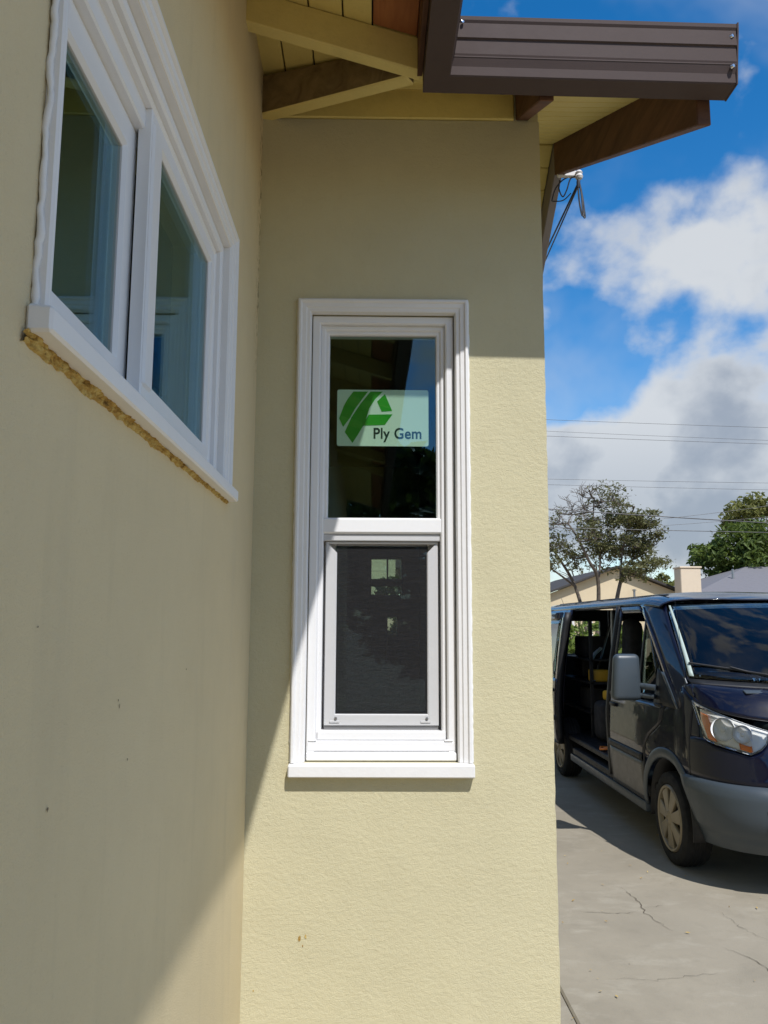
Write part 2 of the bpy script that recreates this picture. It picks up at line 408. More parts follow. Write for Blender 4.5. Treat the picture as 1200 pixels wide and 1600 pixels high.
# ------------------------------------------------------------------ the setting
g = mk('ground', [(-300, -300, -.03), (300, -300, -.03), (300, 300, -.03), (-300, 300, -.03)], [(0, 1, 2, 3)], 'dirt')
tag(g, 'packed earth ground around the houses and the drive', None, None, 'structure')
drive = thing('driveway', (0, 0, 0), 'sunlit worn concrete driveway with cracks under the dark van', None, None, 'structure')
box('slab', (.50, -8, -.12), (.975, 5.2, .0), 'concrete', drive, .008)
box('slab', (.50, 5.212, -.12), (.975, 16, .0), 'concrete', drive, .008)
box('slab', (.980, -8, -.12), (6.2, 16, .002), 'concrete', drive, .01)
def crack(pts, wd):
    random.seed(len(pts)*13+int(wd*1e5)); P = []
    for i in range(len(pts)-1):
        a, b = Vector(pts[i]), Vector(pts[i+1]); n = max(2, int((b-a).length/.03))
        for k in range(n): P.append(a.lerp(b, k/n)+Vector((random.uniform(-.012, .012), random.uniform(-.012, .012))))
    P.append(Vector(pts[-1])); V = []; Fc = []
    for i, p in enumerate(P):
        t = (P[min(i+1, len(P)-1)]-P[max(i-1, 0)]).normalized(); nn = Vector((-t.y, t.x)); ww = wd*.75*random.uniform(.2, 1)*math.sin(math.pi*(i+.4)/(len(P)+.2))
        V += [(p.x+nn.x*ww, p.y+nn.y*ww, .0065), (p.x-nn.x*ww, p.y-nn.y*ww, .0065)]
        if i: k = 2*i; Fc.append((k-2, k-1, k+1, k))
    mk('crack', V, Fc, 'crack_dark', drive)
crack([(2.04, 4.98), (2.15, 4.75), (2.19, 4.45), (2.26, 4.25), (2.38, 4.0)], .006)
crack([(2.36, 4.35), (2.33, 4.2), (2.42, 3.95)], .004)
crack([(1.78, 6.05), (1.82, 5.7), (1.78, 5.5), (1.85, 5.2)], .006)
crack([(1.78, 5.55), (1.6, 5.5), (1.3, 5.56)], .004)
crack([(1.82, 5.62), (1.95, 5.66)], .003)
crack([(2.28, 5.55), (2.29, 5.25), (2.36, 5.05)], .003)
crack([(1.25, 4.55), (1.5, 4.52), (1.9, 4.62)], .0025)

random.seed(77); V = []; Fc = []
for k in range(70):
    p = Vector((random.uniform(.9, 3.4), random.uniform(3.2, 7.5), .012)); a_ = Vector((random.gauss(0, 1), random.gauss(0, 1), random.gauss(0, .25))).normalized()*random.uniform(.006, .018); b_ = Vector((-a_.y, a_.x, random.gauss(0, .003)))*.35
    q = len(V); V += [p-a_, p+b_, p+a_, p-b_]; Fc.append((q, q+1, q+2, q+3))
lt = mk('leaf_litter', V, Fc, 'plaster_patch'); tag(lt, 'tiny dry leaf scraps scattered on the driveway', None, None, 'stuff')
# ------------------------------------------------------------------ our house
XL, XR, D = -.325, .486, 2.2
house = thing('house', (0, 2.2, 0), 'cream stucco house with white windows, brown gutter and open eaves', 'house')
NW = (-.175, .235, 1.4885, 2.726)          # rough opening of the narrow window (x0,x1,z0,z1)
LW = (.776, 1.748, 2.1468, 2.698)          # rough opening of the slider (y0,y1,z0,z1)
wall('wall', 1, D, D+.13, XL-.05, XR, -.05, 3.319, [NW], 'stucco', house, .035)
_w = house.children[0].data
for v in _w.vertices:
    if v.co.x > XR-.0005: v.co.x += .0022*mnoise.noise(Vector((v.co.z*22, 0, 0)))+.0014*mnoise.noise(Vector((v.co.z*70, 3, 0)))
wall('wall', 0, XL-.13, XL, -6, D-.0005, -.05, 3.47, [LW], 'stucco_smooth', house)
wall('wall', 0, XR-.13, XR-.0015, D+.131, 9.0, -.05, 3.31, [], 'stucco', house)
wall('wall', 1, 6.0, 6.13, -5, XR-.1305, -.05, 3.3, [(0, .222, 2.06, 2.334), (.12, .19, 1.77, 1.90)], 'stucco', house)
wall('wall', 0, -5.13, -5, -6, 6.13, -.05, 3.3, [], 'stucco', house)
wall('wall', 1, -6.13, -6.0005, -5, XL, -.05, 3.3, [], 'stucco', house)
box('floor', (-5, -6, .35), (XL-.131, 6, .45), 'interior', house, 0)
box('floor', (XL-.130, D+.131, .352), (XR-.131, 6, .452), 'interior', house, 0)
box('ceiling', (-5, -6, 3.02), (XL-.131, 6, 3.06), 'interior', house, 0)
box('ceiling', (XL-.130, D+.131, 3.022), (XR-.131, 6, 3.062), 'interior', house, 0)
wall('partition', 0, -2.6, -2.5, -6, 5.999, .45, 3.02, [], 'interior', house)
wall('partition', 1, 4.1, 4.2, -2.499, -.6, .453, 3.02, [], 'interior', house)
# gable wall over the side
prism('gable_wall', [(D+.003, 3.312), (D+.003, 3.410), (3.43, 4.025), (4.66, 3.41), (4.66, 3.312)], 0, XR-.13, XR-.003, 'stucco', house)

# --- roof and eaves
LS, BS = .298, .50
zl = lambda x: 3.353-LS*x                    # underside of the boards, left roof
zb = lambda y: 3.415+BS*(y-D)                # underside of the boards, back roof
GXB, GYB = .119, 1.880                       # back of the gutters (fascia faces)
vx = lambda y: GXB-(y-GYB)*(GXB-XL)/(D-GYB)  # valley line
vy = lambda x: GYB+(GXB-x)*(D-GYB)/(GXB-XL)
xb0 = GXB-.012; widths = [.115, .075, .088, .088, .088, .088, .088]
x1 = xb0
for i, wd in enumerate(widths):
    x0 = x1-wd+.004; mat = 'raw_board' if i == 0 else 'eave_paint'
    y1a, y1b = min(vy(x0), 2.6), min(vy(x1), 2.6)
    if i == 0: y1a = y1b = 1.862                # the raw board stops at the rafter; a painted piece goes on
    hexa('soffit_board', [(x0, -5.9, zl(x0)), (x1, -5.9, zl(x1)), (x1, y1b, zl(x1)), (x0, y1a, zl(x0)),
                          (x0, -5.9, zl(x0)+.019), (x1, -5.9, zl(x1)+.019), (x1, y1b, zl(x1)+.019), (x0, y1a, zl(x0)+.019)], mat, house, .002)
    if i == 0:
        hexa('soffit_board', [(x0, 1.866, zl(x0)), (x1, 1.866, zl(x1)), (x1, vy(x1), zl(x1)), (x0, vy(x0), zl(x0)),
                              (x0, 1.866, zl(x0)+.019), (x1, 1.866, zl(x1)+.019), (x1, vy(x1), zl(x1)+.019), (x0, vy(x0), zl(x0)+.019)], 'eave_paint', house, .002)
    x1 -= wd
y0 = GYB+.012; by = y0; k = 0
XB = .822                                    # inner face of the barge board
while by < 3.4:
    b1 = min(by+.088, 3.426); b0 = by+.0035
    xa0 = max(vx(b0), XL-.1) if b0 < D else XR-.12; xa1 = max(vx(b1), XL-.1) if b1 < D else (XR-.12 if b0 >= D else vx(D))
    hexa('soffit_board', [(xa0, b0, zb(b0)), (XB-.002, b0, zb(b0)), (XB-.002, b1, zb(b1)), (xa1, b1, zb(b1)),
                          (xa0, b0, zb(b0)+.019), (XB-.002, b0, zb(b0)+.019), (XB-.002, b1, zb(b1)+.019), (xa1, b1, zb(b1)+.019)], 'eave_paint', house, .003)
    by += .094
for k in range(9):
    zf_ = lambda y: zb(3.43)-.62*(y-3.43); b0, b1 = 3.436+.094*k, 3.436+.094*k+.090
    hexa('soffit_board', [(XR-.12, b0, zf_(b0)), (XB-.002, b0, zf_(b0)), (XB-.002, b1, zf_(b1)), (XR-.12, b1, zf_(b1)),
                          (XR-.12, b0, zf_(b0)+.019), (XB-.002, b0, zf_(b0)+.019), (XB-.002, b1, zf_(b1)+.019), (XR-.12, b1, zf_(b1)+.019)], 'eave_paint', house, .003)
# rafters under the left roof
for y in [1.861-.61*k for k in range(9)]:
    xa, xe, dp = XL-.05, GXB-.002, .092
    hexa('rafter', [(xa, y, zl(xa)-dp), (xe, y, zl(xe)-dp), (xe, y+.04, zl(xe)-dp), (xa, y+.04, zl(xa)-dp),
                    (xa, y, zl(xa)-.001), (xe, y, zl(xe)-.001), (xe, y+.04, zl(xe)-.001), (xa, y+.04, zl(xa)-.001)], 'rafter_paint', house, .003)
# valley rafter
a = Vector((-.335, 2.205, 0)); b = Vector((.092, 1.912, 0)); dr = (b-a).normalized(); nn = Vector((-dr.y, dr.x, 0))*.021
za, ze = 3.318, 3.236
vr = hexa('valley_rafter', [a-nn+Vector((0, 0, za)), b-nn+Vector((0, 0, ze)), b+nn+Vector((0, 0, ze)), a+nn+Vector((0, 0, za)),
                       a-nn+Vector((0, 0, za+.125)), b-nn+Vector((0, 0, ze+.09)), b+nn+Vector((0, 0, ze+.09)), a+nn+Vector((0, 0, za+.125))], 'rafter_paint', house, .004)
vr.data.materials.append(MT['old_wood'])
for p_ in vr.data.polygons: p_.material_index = 0 if p_.normal.z < -.5 else 1
box('frieze_board', (-.30, D-.006, 3.3215), (.412, D+.03, 3.425), 'eave_paint', house, .003)
# bare rafter tail and barge boards
def slope_beam(name, xa, xe, ya, ye, dp, mat, up_=-.001, slope=None):
    z = zb if slope is None else slope
    return hexa(name, [(xa, ya, z(ya)-dp), (xe, ya, z(ya)-dp), (xe, ye, z(ye)-dp), (xa, ye, z(ye)-dp),
                       (xa, ya, z(ya)+up_), (xe, ya, z(ya)+up_), (xe, ye, z(ye)+up_), (xa, ye, z(ye)+up_)], mat, house, .003)
slope_beam('rafter', .418, .456, GYB+.004, D+.06, .092, 'barge_wood')
slope_beam('barge_board', XB, XB+.036, GYB+.012, 3.425, .152, 'barge_wood', .02)
zf = lambda y: zb(3.43)-.62*(y-3.43)
slope_beam('barge_board', XB, XB+.036, 3.428, 4.9, .152, 'grey_primer', .02, zf)
# roof decks
def deck(name, poly, zfun, t=.045, mat='roof_dark'):
    n = len(poly); bm = bmesh.new(); lo = [bm.verts.new((x, y, zfun(x, y)+.0205)) for x, y in poly]; hi = [bm.verts.new((x, y, zfun(x, y)+.0205+t)) for x, y in poly]
    bm.faces.new(lo); bm.faces.new(hi)
    for i in range(n): bm.faces.new([lo[i], lo[(i+1) % n], hi[(i+1) % n], hi[i]])
    return bm_obj(name, bm, mat, house)
deck('roof', [(GXB+.01, -6.2), (GXB+.01, GYB), (XL, D), (XL-1.0, 3.2), (-3.2, 3.2), (-3.2, -6.2)], lambda x, y: zl(x))
deck('roof', [(GXB+.01, GYB-.005), (XB+.05, GYB-.005), (XB+.05, 3.43), (XL-1.1, 3.43), (XL, D)], lambda x, y: zb(y))
deck('roof', [(XB+.05, 3.432), (XB+.05, 4.9), (-3.2, 4.9), (-3.2, 3.432)], lambda x, y: zf(y))
deck('roof', [(XR+.3, 4.91), (XR+.3, 9.3), (XR-.5, 9.3), (XR-.5, 4.91)], lambda x, y: 3.29)
deck('roof', [(-3.2, -6.2), (-3.2, 4.6), (-5.4, 4.6), (-5.4, -6.2)], lambda x, y: zl(-3.2)-.35*(-3.2-x))
# fascia behind the gutters
box('fascia', (GXB-.011, -6.1, 3.225), (GXB+.002, GYB, zl(GXB)+.02), 'barge_wood', house, .001)
# --- gutters: fascia style, three ribs. profile (outwards, up)
gp = [(0, 0), (.058, 0), (.0605, .003), (.0625, .040), (.0685, .043), (.0690, .083), (.0755, .087), (.0765, .122), (.0795, .128), (.0800, .137), (.0740, .140), (.0735, .134), (.070, .05), (.056, .006), (.003, .006), (.003, .138), (0, .138)]
ZG = 3.179
gp = [(d*1.0633, h*1.0633) for d, h in gp]
ge = .889                                    # right end
def gutter(pts_of):
    V = []; Fc = []; n = len(gp)
    for st in (0, 1):
        for (d, h) in gp: V.append(pts_of(st, d, h))
    for i in range(n): Fc.append((i, (i+1) % n, n+(i+1) % n, n+i))
    Fc.append(tuple(range(n))); Fc.append(tuple(reversed(range(n, 2*n))))
    bm = bmesh.new(); bv = [bm.verts.new(v) for v in V]
    for f in Fc: bm.faces.new([bv[i] for i in f])
    return bm_obj('gutter', bm, 'gutter_metal', house)
g_y = gutter(lambda st, d, h: (GXB+.003+d, -6.0 if st == 0 else GYB-.003-d, ZG+h))
g_x = gutter(lambda st, d, h: (GXB+.003+d if st == 0 else ge, GYB-.003-d, ZG+h-.011*(0 if st == 0 else 1)))
prism('end_cap', [(GYB-.001, ZG-.012), (GYB-.069, ZG-.012), (GYB-.0745, ZG+.032), (GYB-.0815, ZG+.074), (GYB-.0885, ZG+.117), (GYB-.0905, ZG+.137), (GYB-.001, ZG+.137)], 0, ge+.0005, ge+.004, 'gutter_metal', g_x)
for q in (.018, .095): lathe('rivet', [(0, .006), (.004, .005), (.006, 0), (.006, -.002)], (ge-.012, GYB-.0765-.06*q, ZG+q+.01), (.4, -1, 0), 'chrome', g_x, 10)
lathe('rivet', [(0, .005), (.0035, .004), (.004, 0)], (GXB+.095, GYB-.088, ZG+.128), (.3, -1, 0), 'chrome', g_x, 10)

# --- windows of the house
def ring_side(name, P, u0, u1, v0, v1, prof, side, mat, parent, butt=True):
    """one mitred side of a rectangular frame; prof = [(inset, proud)] closed on the wall side"""
    def pt(e, d, h):
        if side == 'l': u, v = u0+d, (v0 if butt else v0+d) if e == 0 else v1-d
        elif side == 'r': u, v = u1-d, (v0 if butt else v0+d) if e == 0 else v1-d
        elif side == 't': u, v = (u0+d if e == 0 else u1-d), v1-d
        else: u, v = (u0+d if e == 0 else u1-d), v0+d
        return P(u, v, h)
    n = len(prof); bm = bmesh.new(); bv = [bm.verts.new(pt(e, d, h)) for e in (0, 1) for d, h in prof]
    for i in range(n): bm.faces.new([bv[i], bv[(i+1) % n], bv[n+(i+1) % n], bv[n+i]])
    bm.faces.new(bv[:n]); bm.faces.new(bv[n:])
    return bm_obj(name, bm, mat, parent)
CAS = [(0, -.002), (0, .012), (.003, .0145), (.008, .0145), (.0105, .011), (.0115, .0085), (.022, .0075), (.025, .0035), (.033, .003), (.0365, -.001), (.0375, -.016), (.032, -.016), (.032, -.0025)]
def fr(name, P, u0, u1, v0, v1, d0, d1, h0, h1, mat, parent, sides='lrtb', lip=.004):
    prof = [(d0, h0), (d0, h1-lip*.4), (d0+lip*.5, h1), (d1-lip, h1), (d1, h1-lip), (d1, h0)]
    return [ring_side(name, P, u0, u1, v0, v1, prof, s, mat, parent, False) for s in sides]
def pbox(name, P, u, v, h, mat, parent, bevel=.002):
    a, b = P(u[0], v[0], h[0]), P(u[1], v[1], h[1])
    return box(name, [min(p, q) for p, q in zip(a, b)], [max(p, q) for p, q in zip(a, b)], mat, parent, bevel)

# narrow window in the end wall
PN = lambda u, v, h: (u, D-h, v)
nw = thing('window', (.03, D, 1.45)); nw.parent = house; nw.location = Vector((.03, D, 1.45))-OFF[house]; nw['label'] = 'narrow single hung window with stepped white trim'
u0, u1, v0, v1 = -.2105, .2685, 1.4895, 2.762
for s in 'lrt': ring_side('casing', PN, u0, u1, v0, v1, CAS, s, 'trim_paint', nw)
hexa('sill', [(u0-.004, D-.028, 1.4545), (u1+.004, D-.028, 1.4535), (u1+.004, D-.0005, 1.4535), (u0-.004, D-.0005, 1.4545),
              (u0-.004, D-.028, 1.486), (u1+.004, D-.028, 1.487), (u1+.004, D-.0005, 1.4892), (u0-.004, D-.0005, 1.4892)], 'trim_paint', nw, .003)
fr('frame', PN, u0, u1, 1.4925-.039, v1, .039, .0625, -.095, -.0205, 'vinyl', nw, 'lrt')
fr('frame', PN, u0, u1, 1.4925-.047, v1, .0625, .0765, -.095, -.036, 'vinyl', nw, 'lrt')
pbox('frame', PN, (u0+.0395, u1-.0395), (1.4905, 1.5125), (-.095, -.010), 'vinyl', nw, .003)
pbox('frame', PN, (u0+.0399, u1-.0399), (1.513, 1.541), (-.095, -.0195), 'vinyl', nw, .004)
pbox('frame', PN, (u0+.0665, u1-.0665), (1.5414, 1.5655), (-.095, -.030), 'vinyl', nw, .003)
for q in (-.155, .208): pbox('weep_cover', PN, (q-.011, q+.011), (1.5405, 1.5445), (-.028, -.0175), 'vinyl', nw, .001)
# upper sash
US = [(u0+.0705, u1-.0705), (2.095, v1-.0705)]
top = fr('sash_rail', PN, US[0][0], US[0][1], US[1][0], US[1][1], 0, .0165, -.08, -.0435, 'vinyl', nw, 'lrt')
pbox('sash_rail', PN, (US[0][0]-.008, US[0][1]+.008), (2.099, 2.1435), (-.08, -.0385), 'vinyl', nw, .005)
pbox('sash_rail', PN, (US[0][0]-.006, US[0][1]+.006), (2.079, 2.0985), (-.085, -.046), 'screen_frame', nw, .002)
pbox('pane', PN, (US[0][0]+.015, US[0][1]-.015), (2.142, US[1][1]-.015), (-.061, -.057), 'window_glass', nw, 0)
# lower sash, further in
LS_ = [(u0+.0775, u1-.0775), (1.566, 2.10)]
fr('sash_rail', PN, LS_[0][0], LS_[0][1], LS_[1][0], LS_[1][1], 0, .030, -.115, -.092, 'vinyl', nw)
pbox('pane', PN, (LS_[0][0]+.029, LS_[0][1]-.029), (LS_[1][0]+.029, LS_[1][1]-.029), (-.106, -.102), 'window_glass', nw, 0)
# insect screen in front of it
SC = (u0+.0835, u1-.0835, 1.577, 2.0775)
fr('screen_frame', PN, SC[0], SC[1], SC[2], SC[3], 0, .0305, -.066, -.055, 'screen_frame', nw, 'lrb', .003)
fr('screen_frame', PN, SC[0], SC[1], SC[2], SC[3], 0, .006, -.066, -.055, 'screen_frame', nw, 't', .002)
pbox('insect_screen', PN, (SC[0]+.029, SC[1]-.029), (SC[2]+.029, SC[3]-.005), (-.0615, -.0608), 'insect_screen', nw, 0)
for q in (SC[0]+.032, SC[1]-.032):
    lathe('screw', [(0, .005), (.0035, .0045), (.0042, 0), (.0042, -.002)], PN(q, 1.596, -.055), (0, -1, 0), 'grey_metal', nw, 10)
    pbox('spring_tab', PN, (q-.017, q+.010), (1.5845, 1.5905), (-.0545, -.0525), 'screen_frame', nw, .001)
pbox('track', PN, (SC[0], SC[1]), (1.5657, 1.576), (-.069, -.060), 'grey_metal', nw, .001)
# ragged caulk along the casing
def bead(name, pts, r, mat, parent, jit, seed, sides=7):
    P = []; R = []; q = 0.
    for i in range(len(pts)-1):
        a, b = Vector(pts[i]), Vector(pts[i+1]); n = max(3, int((b-a).length/.006))
        for k in range(n):
            q += .006; nz = lambda f, o: mnoise.noise(Vector((q*f, seed, o)))
            P.append(a.lerp(b, k/n)+Vector([jit*(nz(28, o)+.6*nz(90, o+9)) for o in (0, 3, 6)])); R.append(r*(1+.5*nz(22, 12)+.35*nz(75, 15)))
    P.append(Vector(pts[-1])); R.append(r); V, Fc = tube_geo(P, R, sides); return mk(name, V, Fc, mat, parent, 60)
bead('caulk_bead', [PN(u0-.001, 1.49, .001), PN(u0-.001, v1, .001), PN(u1+.001, v1, .001), PN(u1+.001, 1.49, .001)], .003, 'caulk', nw, .0012, 5)

# sliding window in the long wall
PS = lambda u, v, h: (XL+h, u, v)
sw = thing('window', (XL, 1.26, 2.12)); sw.parent = house; sw.location = Vector((XL, 1.26, 2.12))-OFF[house]; sw['label'] = 'horizontal sliding window with crumbling plaster under its sill'
u0, u1, v0, v1 = .742, 1.783, 2.1475, 2.734
for s in 'lrt': ring_side('casing', PS, u0, u1, v0, v1, CAS, s, 'trim_paint', sw)
hexa('sill', [(XL+.0005, .728, 2.119), (XL+.026, .728, 2.119), (XL+.026, 1.796, 2.119), (XL+.0005, 1.796, 2.119),
              (XL+.0005, .728, 2.1472), (XL+.026, .728, 2.1445), (XL+.026, 1.796, 2.1445), (XL+.0005, 1.796, 2.1472)], 'trim_paint', sw, .003)
fr('frame', PS, u0, u1, 2.1505-.039, v1, .039, .060, -.085, -.014, 'vinyl', sw, 'lrt')
fr('frame', PS, u0, u1, 2.1505-.047, v1, .060, .069, -.085, -.026, 'vinyl', sw, 'lrt')
pbox('frame', PS, (u0+.0395, u1-.0395), (2.1485, 2.166), (-.085, -.008), 'vinyl', sw, .003)
pbox('frame', PS, (u0+.0399, u1-.0399), (2.1664, 2.190), (-.085, -.020), 'vinyl', sw, .003)
# outer (far) sash
a0, a1, b0, b1 = 1.20, u1-.0695, 2.1905, v1-.0695
fr('sash_rail', PS, a0, a1, b0, b1, 0, .036, -.050, -.028, 'vinyl', sw, 'lrtb', .006)
pbox('sash_rail', PS, (a0+.002, a0+.05), (b0+.02, b1-.02), (-.048, -.024), 'vinyl', sw, .004)
pbox('pane', PS, (a0+.034, a1-.034), (b0+.034, b1-.034), (-.041, -.037), 'window_glass', sw, 0)
# inner (near) sash
c0, c1 = u0+.06, 1.215
fr('sash_rail', PS, c0, c1, b0+.003, b1-.035, 0, .052, -.078, -.056, 'vinyl', sw, 'lrtb', .006)
pbox('pane', PS, (c0+.05, c1-.05), (b0+.05, b1-.085), (-.069, -.065), 'window_glass', sw, 0)
pbox('frame', PS, (u0+.07, 1.23), (b1-.0345, b1+.004), (-.085, -.040), 'vinyl', sw, .003)
bead('caulk_bead', [PS(u1+.001, 2.15, .001), PS(u1+.001, v1, .001), PS(u0-.001, v1, .001)], .004, 'caulk', sw, .001, 8)
bead('caulk_bead', [PS(u0-.002, v1, .006), PS(u0-.002, 2.12, .003)], .0035, 'caulk', sw, .0022, 9)
# crumbling plaster edge below the sill
random.seed(21); V = []; Fc = []; nst = 210; nr = 8
for i in range(nst+1):
    y = .722+(1.795-.722)*i/nst; t = i/nst
    ht = (.0155-.009*t)*(1+.45*mnoise.noise(Vector((y*14, 0, 3)))+.3*mnoise.noise(Vector((y*50, 2, 1))))
    for j in range(nr+1):
        s = j/nr; z = 2.1205-ht*s
        h = .006*(1-s)**.6*(1+.7*mnoise.noise(Vector((y*38, s*3, 5))))+.004*mnoise.noise(Vector((y*110, s*9, 9)))
        if j == nr: h = -.001
        V.append((XL+max(h, -.0015), y, z+.002*mnoise.noise(Vector((y*70, s*5, 2)))*(0 if j == 0 else 1)))
for i in range(nst):
    for j in range(nr): k = i*(nr+1)+j; Fc.append((k, k+nr+1, k+nr+2, k+1))
mk('plaster_edge', V, Fc, 'plaster_patch', sw, 60)
# small window and door glass on the far side of the house, seen through the narrow window
fw_ = thing('window', (.09, 6.0, 1.98)); fw_.parent = house; fw_.location = Vector((.09, 6.0, 1.98))-OFF[house]; fw_['label'] = 'small far window seen through the dark room'
PF = lambda u, v, h: (u, 6.0-h, v)
fr('frame', PF, -.012, .234, 2.05, 2.346, 0, .012, -.05, .02, 'interior', fw_)
pbox('rail', PF, (.0, .222), (2.125, 2.18), (-.03, .015), 'interior', fw_)
pbox('rail', PF, (.112, .124), (2.18, 2.334), (-.03, .012), 'interior', fw_)
pbox('pane', PF, (.001, .221), (2.061, 2.333), (-.042, -.038), 'window_glass', fw_, 0)
fr('frame', PF, .108, .20, 1.58, 1.912, 0, .010, -.05, .02, 'white_plastic', fw_, 'l')
# chips and scars in the wall render
for (u, v, a, b) in [(-.178, 1.055, .010, .018), (-.163, 1.058, .007, .014), (-.17, 1.036, .004, .008), (-.293, .93, .004, .007)]:
    random.seed(int(v*1000)); V = [(u, D-.0012, v)]; n = 9
    for k in range(n):
        an = 2*math.pi*k/n; rr = random.uniform(.5, 1); V.append((u+a*.5*rr*math.cos(an), D-.0012, v+b*.5*rr*math.sin(an)))
    mk('chip', V, [(0, 1+(k+1) % n, 1+k) for k in range(n)], 'plaster_patch', house)

for (y, z, a, b) in [(1.068, 1.752, .004, .004), (1.074, 1.744, .004, .008), (.852, 1.664, .004, .008), (.80, 1.846, .004, .003), (1.12, 1.67, .004, .005), (1.45, 1.77, .005, .004)]:
    random.seed(int(z*1000)); V = [(XL+.0012, y, z)]; n = 9
    for k in range(n):
        an_ = 2*math.pi*k/n; rr = random.uniform(.4, 1); V.append((XL+.0012, y+a*.5*rr*math.cos(an_), z+b*.5*rr*math.sin(an_)))
    mk('chip', V, [(0, 1+k, 1+(k+1) % n) for k in range(n)], 'crack_dark', house)
# --- product card in the upper sash
st = thing('product_card', (.03, D+.066, 2.335), 'pale green product card with green leaf logo behind the upper pane', 'card')
yc = D+.0665
def card(u, v, rad, n=5):
    P = []
    for cx, cz, a in ((u[1]-rad, v[1]-rad, 0), (u[0]+rad, v[1]-rad, 90), (u[0]+rad, v[0]+rad, 180), (u[1]-rad, v[0]+rad, 270)):
        for k in range(n+1):
            an = math.radians(a+90*k/n); P.append((cx+rad*math.cos(an), cz+rad*math.sin(an)))
    return P
KS = 1.030                                  # the card hangs a little behind the wall plane
cx0, cx1, cz0, cz1 = -.0985*KS, .1565*KS, 1.85+(2.339-1.85)*KS, 1.85+(2.500-1.85)*KS
prism('card_sheet', card((cx0, cx1), (cz0, cz1), .006), 1, yc, yc+.0012, 'card', st)
def lg(px, py):                              # layout on the card: px 0..540 across, py 0..333 down
    return (cx0+(px)/540*(cx1-cx0), cz1-py/333*(cz1-cz0))
for i, poly in enumerate([[(95, 11), (182, 11), (150, 52), (105, 115), (75, 170), (36, 222), (12, 171), (40, 95), (62, 55)],
             [(196, 11), (268, 11), (225, 55), (190, 110), (165, 195), (125, 265), (92, 316), (46, 252), (85, 165), (135, 88)],
             [(282, 25), (325, 125), (263, 130), (236, 70)], [(187, 148), (327, 145), (282, 208), (150, 214)]]):
    prism('logo_shape', [lg(*q) for q in poly], 1, yc-.0008, yc-.0003, 'print_green', st)
def lettering(name, s, x, z, width, y, mat, parent, bold=.020):
    cu = bpy.data.curves.new(name, 'FONT'); cu.body = s; cu.size = 1; cu.offset = bold; cu.extrude = .004; cu.space_character = 1.04
    to = bpy.data.objects.new(name, cu); COL.objects.link(to); dg = bpy.context.evaluated_depsgraph_get()
    me = bpy.data.meshes.new_from_object(to.evaluated_get(dg)); bpy.data.objects.remove(to)
    xs_ = [v.co.x for v in me.vertices]; sc = width/(max(xs_)-min(xs_)); mnx = min(xs_)
    V = [(x+(v.co.x-mnx)*sc, y-v.co.z*.05*sc, z+v.co.y*sc*1.12) for v in me.vertices]; Fc = [tuple(p.vertices) for p in me.polygons]
    return mk(name, V, Fc, mat, parent)
lx, lz = lg(216, 288); lettering('lettering', 'Ply Gem', lx, lz, (498-216)/540*(cx1-cx0), yc-.0006, 'print_dark', st)

# --- cable anchor under the ridge
an = thing('cable_anchor', (0.851, 3.403, 3.838), 'white cable anchor with hanging black loops under the gable peak', 'cable anchor')
box('bracket', (0.824, 3.371, 3.840), (0.917, 3.392, 3.868), 'porcelain', an, .004)
lathe('insulator', [(0, .022), (.011, .021), (.017, .012), (.013, .004), (.018, -.006), (.014, -.016), (0, -.018)], (0.917, 3.365, 3.840), (0, 0, 1), 'porcelain', an, 16)
lathe('clamp', [(0, .012), (.007, .010), (.009, 0), (.006, -.028), (0, -.03)], (0.912, 3.360, 3.806), (.1, 0, 1), 'cable_rubber', an, 10)
def arc(pts, n=14):
    P = [Vector(p) for p in pts]; out = []
    for i in range(len(P)-1):
        p0, p1, p2, p3 = P[max(i-1, 0)], P[i], P[i+1], P[min(i+2, len(P)-1)]
        for k in range(n):
            t = k/n; out.append(.5*((2*p1)+(-p0+p2)*t+(2*p0-5*p1+4*p2-p3)*t*t+(-p0+3*p1-3*p2+p3)*t**3))
    return out+[P[-1]]
def cable(name, pts, r, parent, n=14): return tube(name, arc(pts, n), r, 'cable_rubber', parent, 6)
cable('loop', [(0.909, 3.360, 3.806), (0.912, 3.355, 3.711), (0.921, 3.349, 3.642), (0.931, 3.349, 3.658), (0.927, 3.355, 3.732), (0.917, 3.360, 3.801)], .0035, an)
cable('loop', [(0.914, 3.360, 3.806), (0.927, 3.355, 3.721), (0.934, 3.349, 3.636), (0.925, 3.349, 3.647), (0.923, 3.355, 3.732), (0.917, 3.360, 3.801)], .0035, an)
cable('loop', [(0.912, 3.371, 3.840), (0.883, 3.381, 3.833), (0.867, 3.392, 3.785), (0.851, 3.403, 3.759), (0.835, 3.403, 3.796), (0.840, 3.403, 3.838)], .003, an)
cable('loop', [(0.893, 3.381, 3.849), (0.851, 3.392, 3.833), (0.819, 3.403, 3.796), (0.803, 3.413, 3.743)], .003, an)
cable('loop', [(0.883, 3.381, 3.764), (0.851, 3.403, 3.741), (0.808, 3.424, 3.748)], .0025, an)
for i, (e, lb) in enumerate([((2.2, 38, 9.6), 'upper black service cable running from the anchor behind the house'), ((2.5, 38, 8.9), 'lower black service cable running from the anchor behind the house')]):
    s = Vector((.909, 3.36, 3.795-.012*i)); e = Vector(e)
    P = [s.lerp(e, t/40)-Vector((0, 0, .9*math.sin(math.pi*t/40))) for t in range(41)]
    t_ = tube('service_cable', P, .0045-.001*i, 'cable_rubber', None, 6, origin=s); tag(t_, lb, 'cable', 'service cables from the gable')

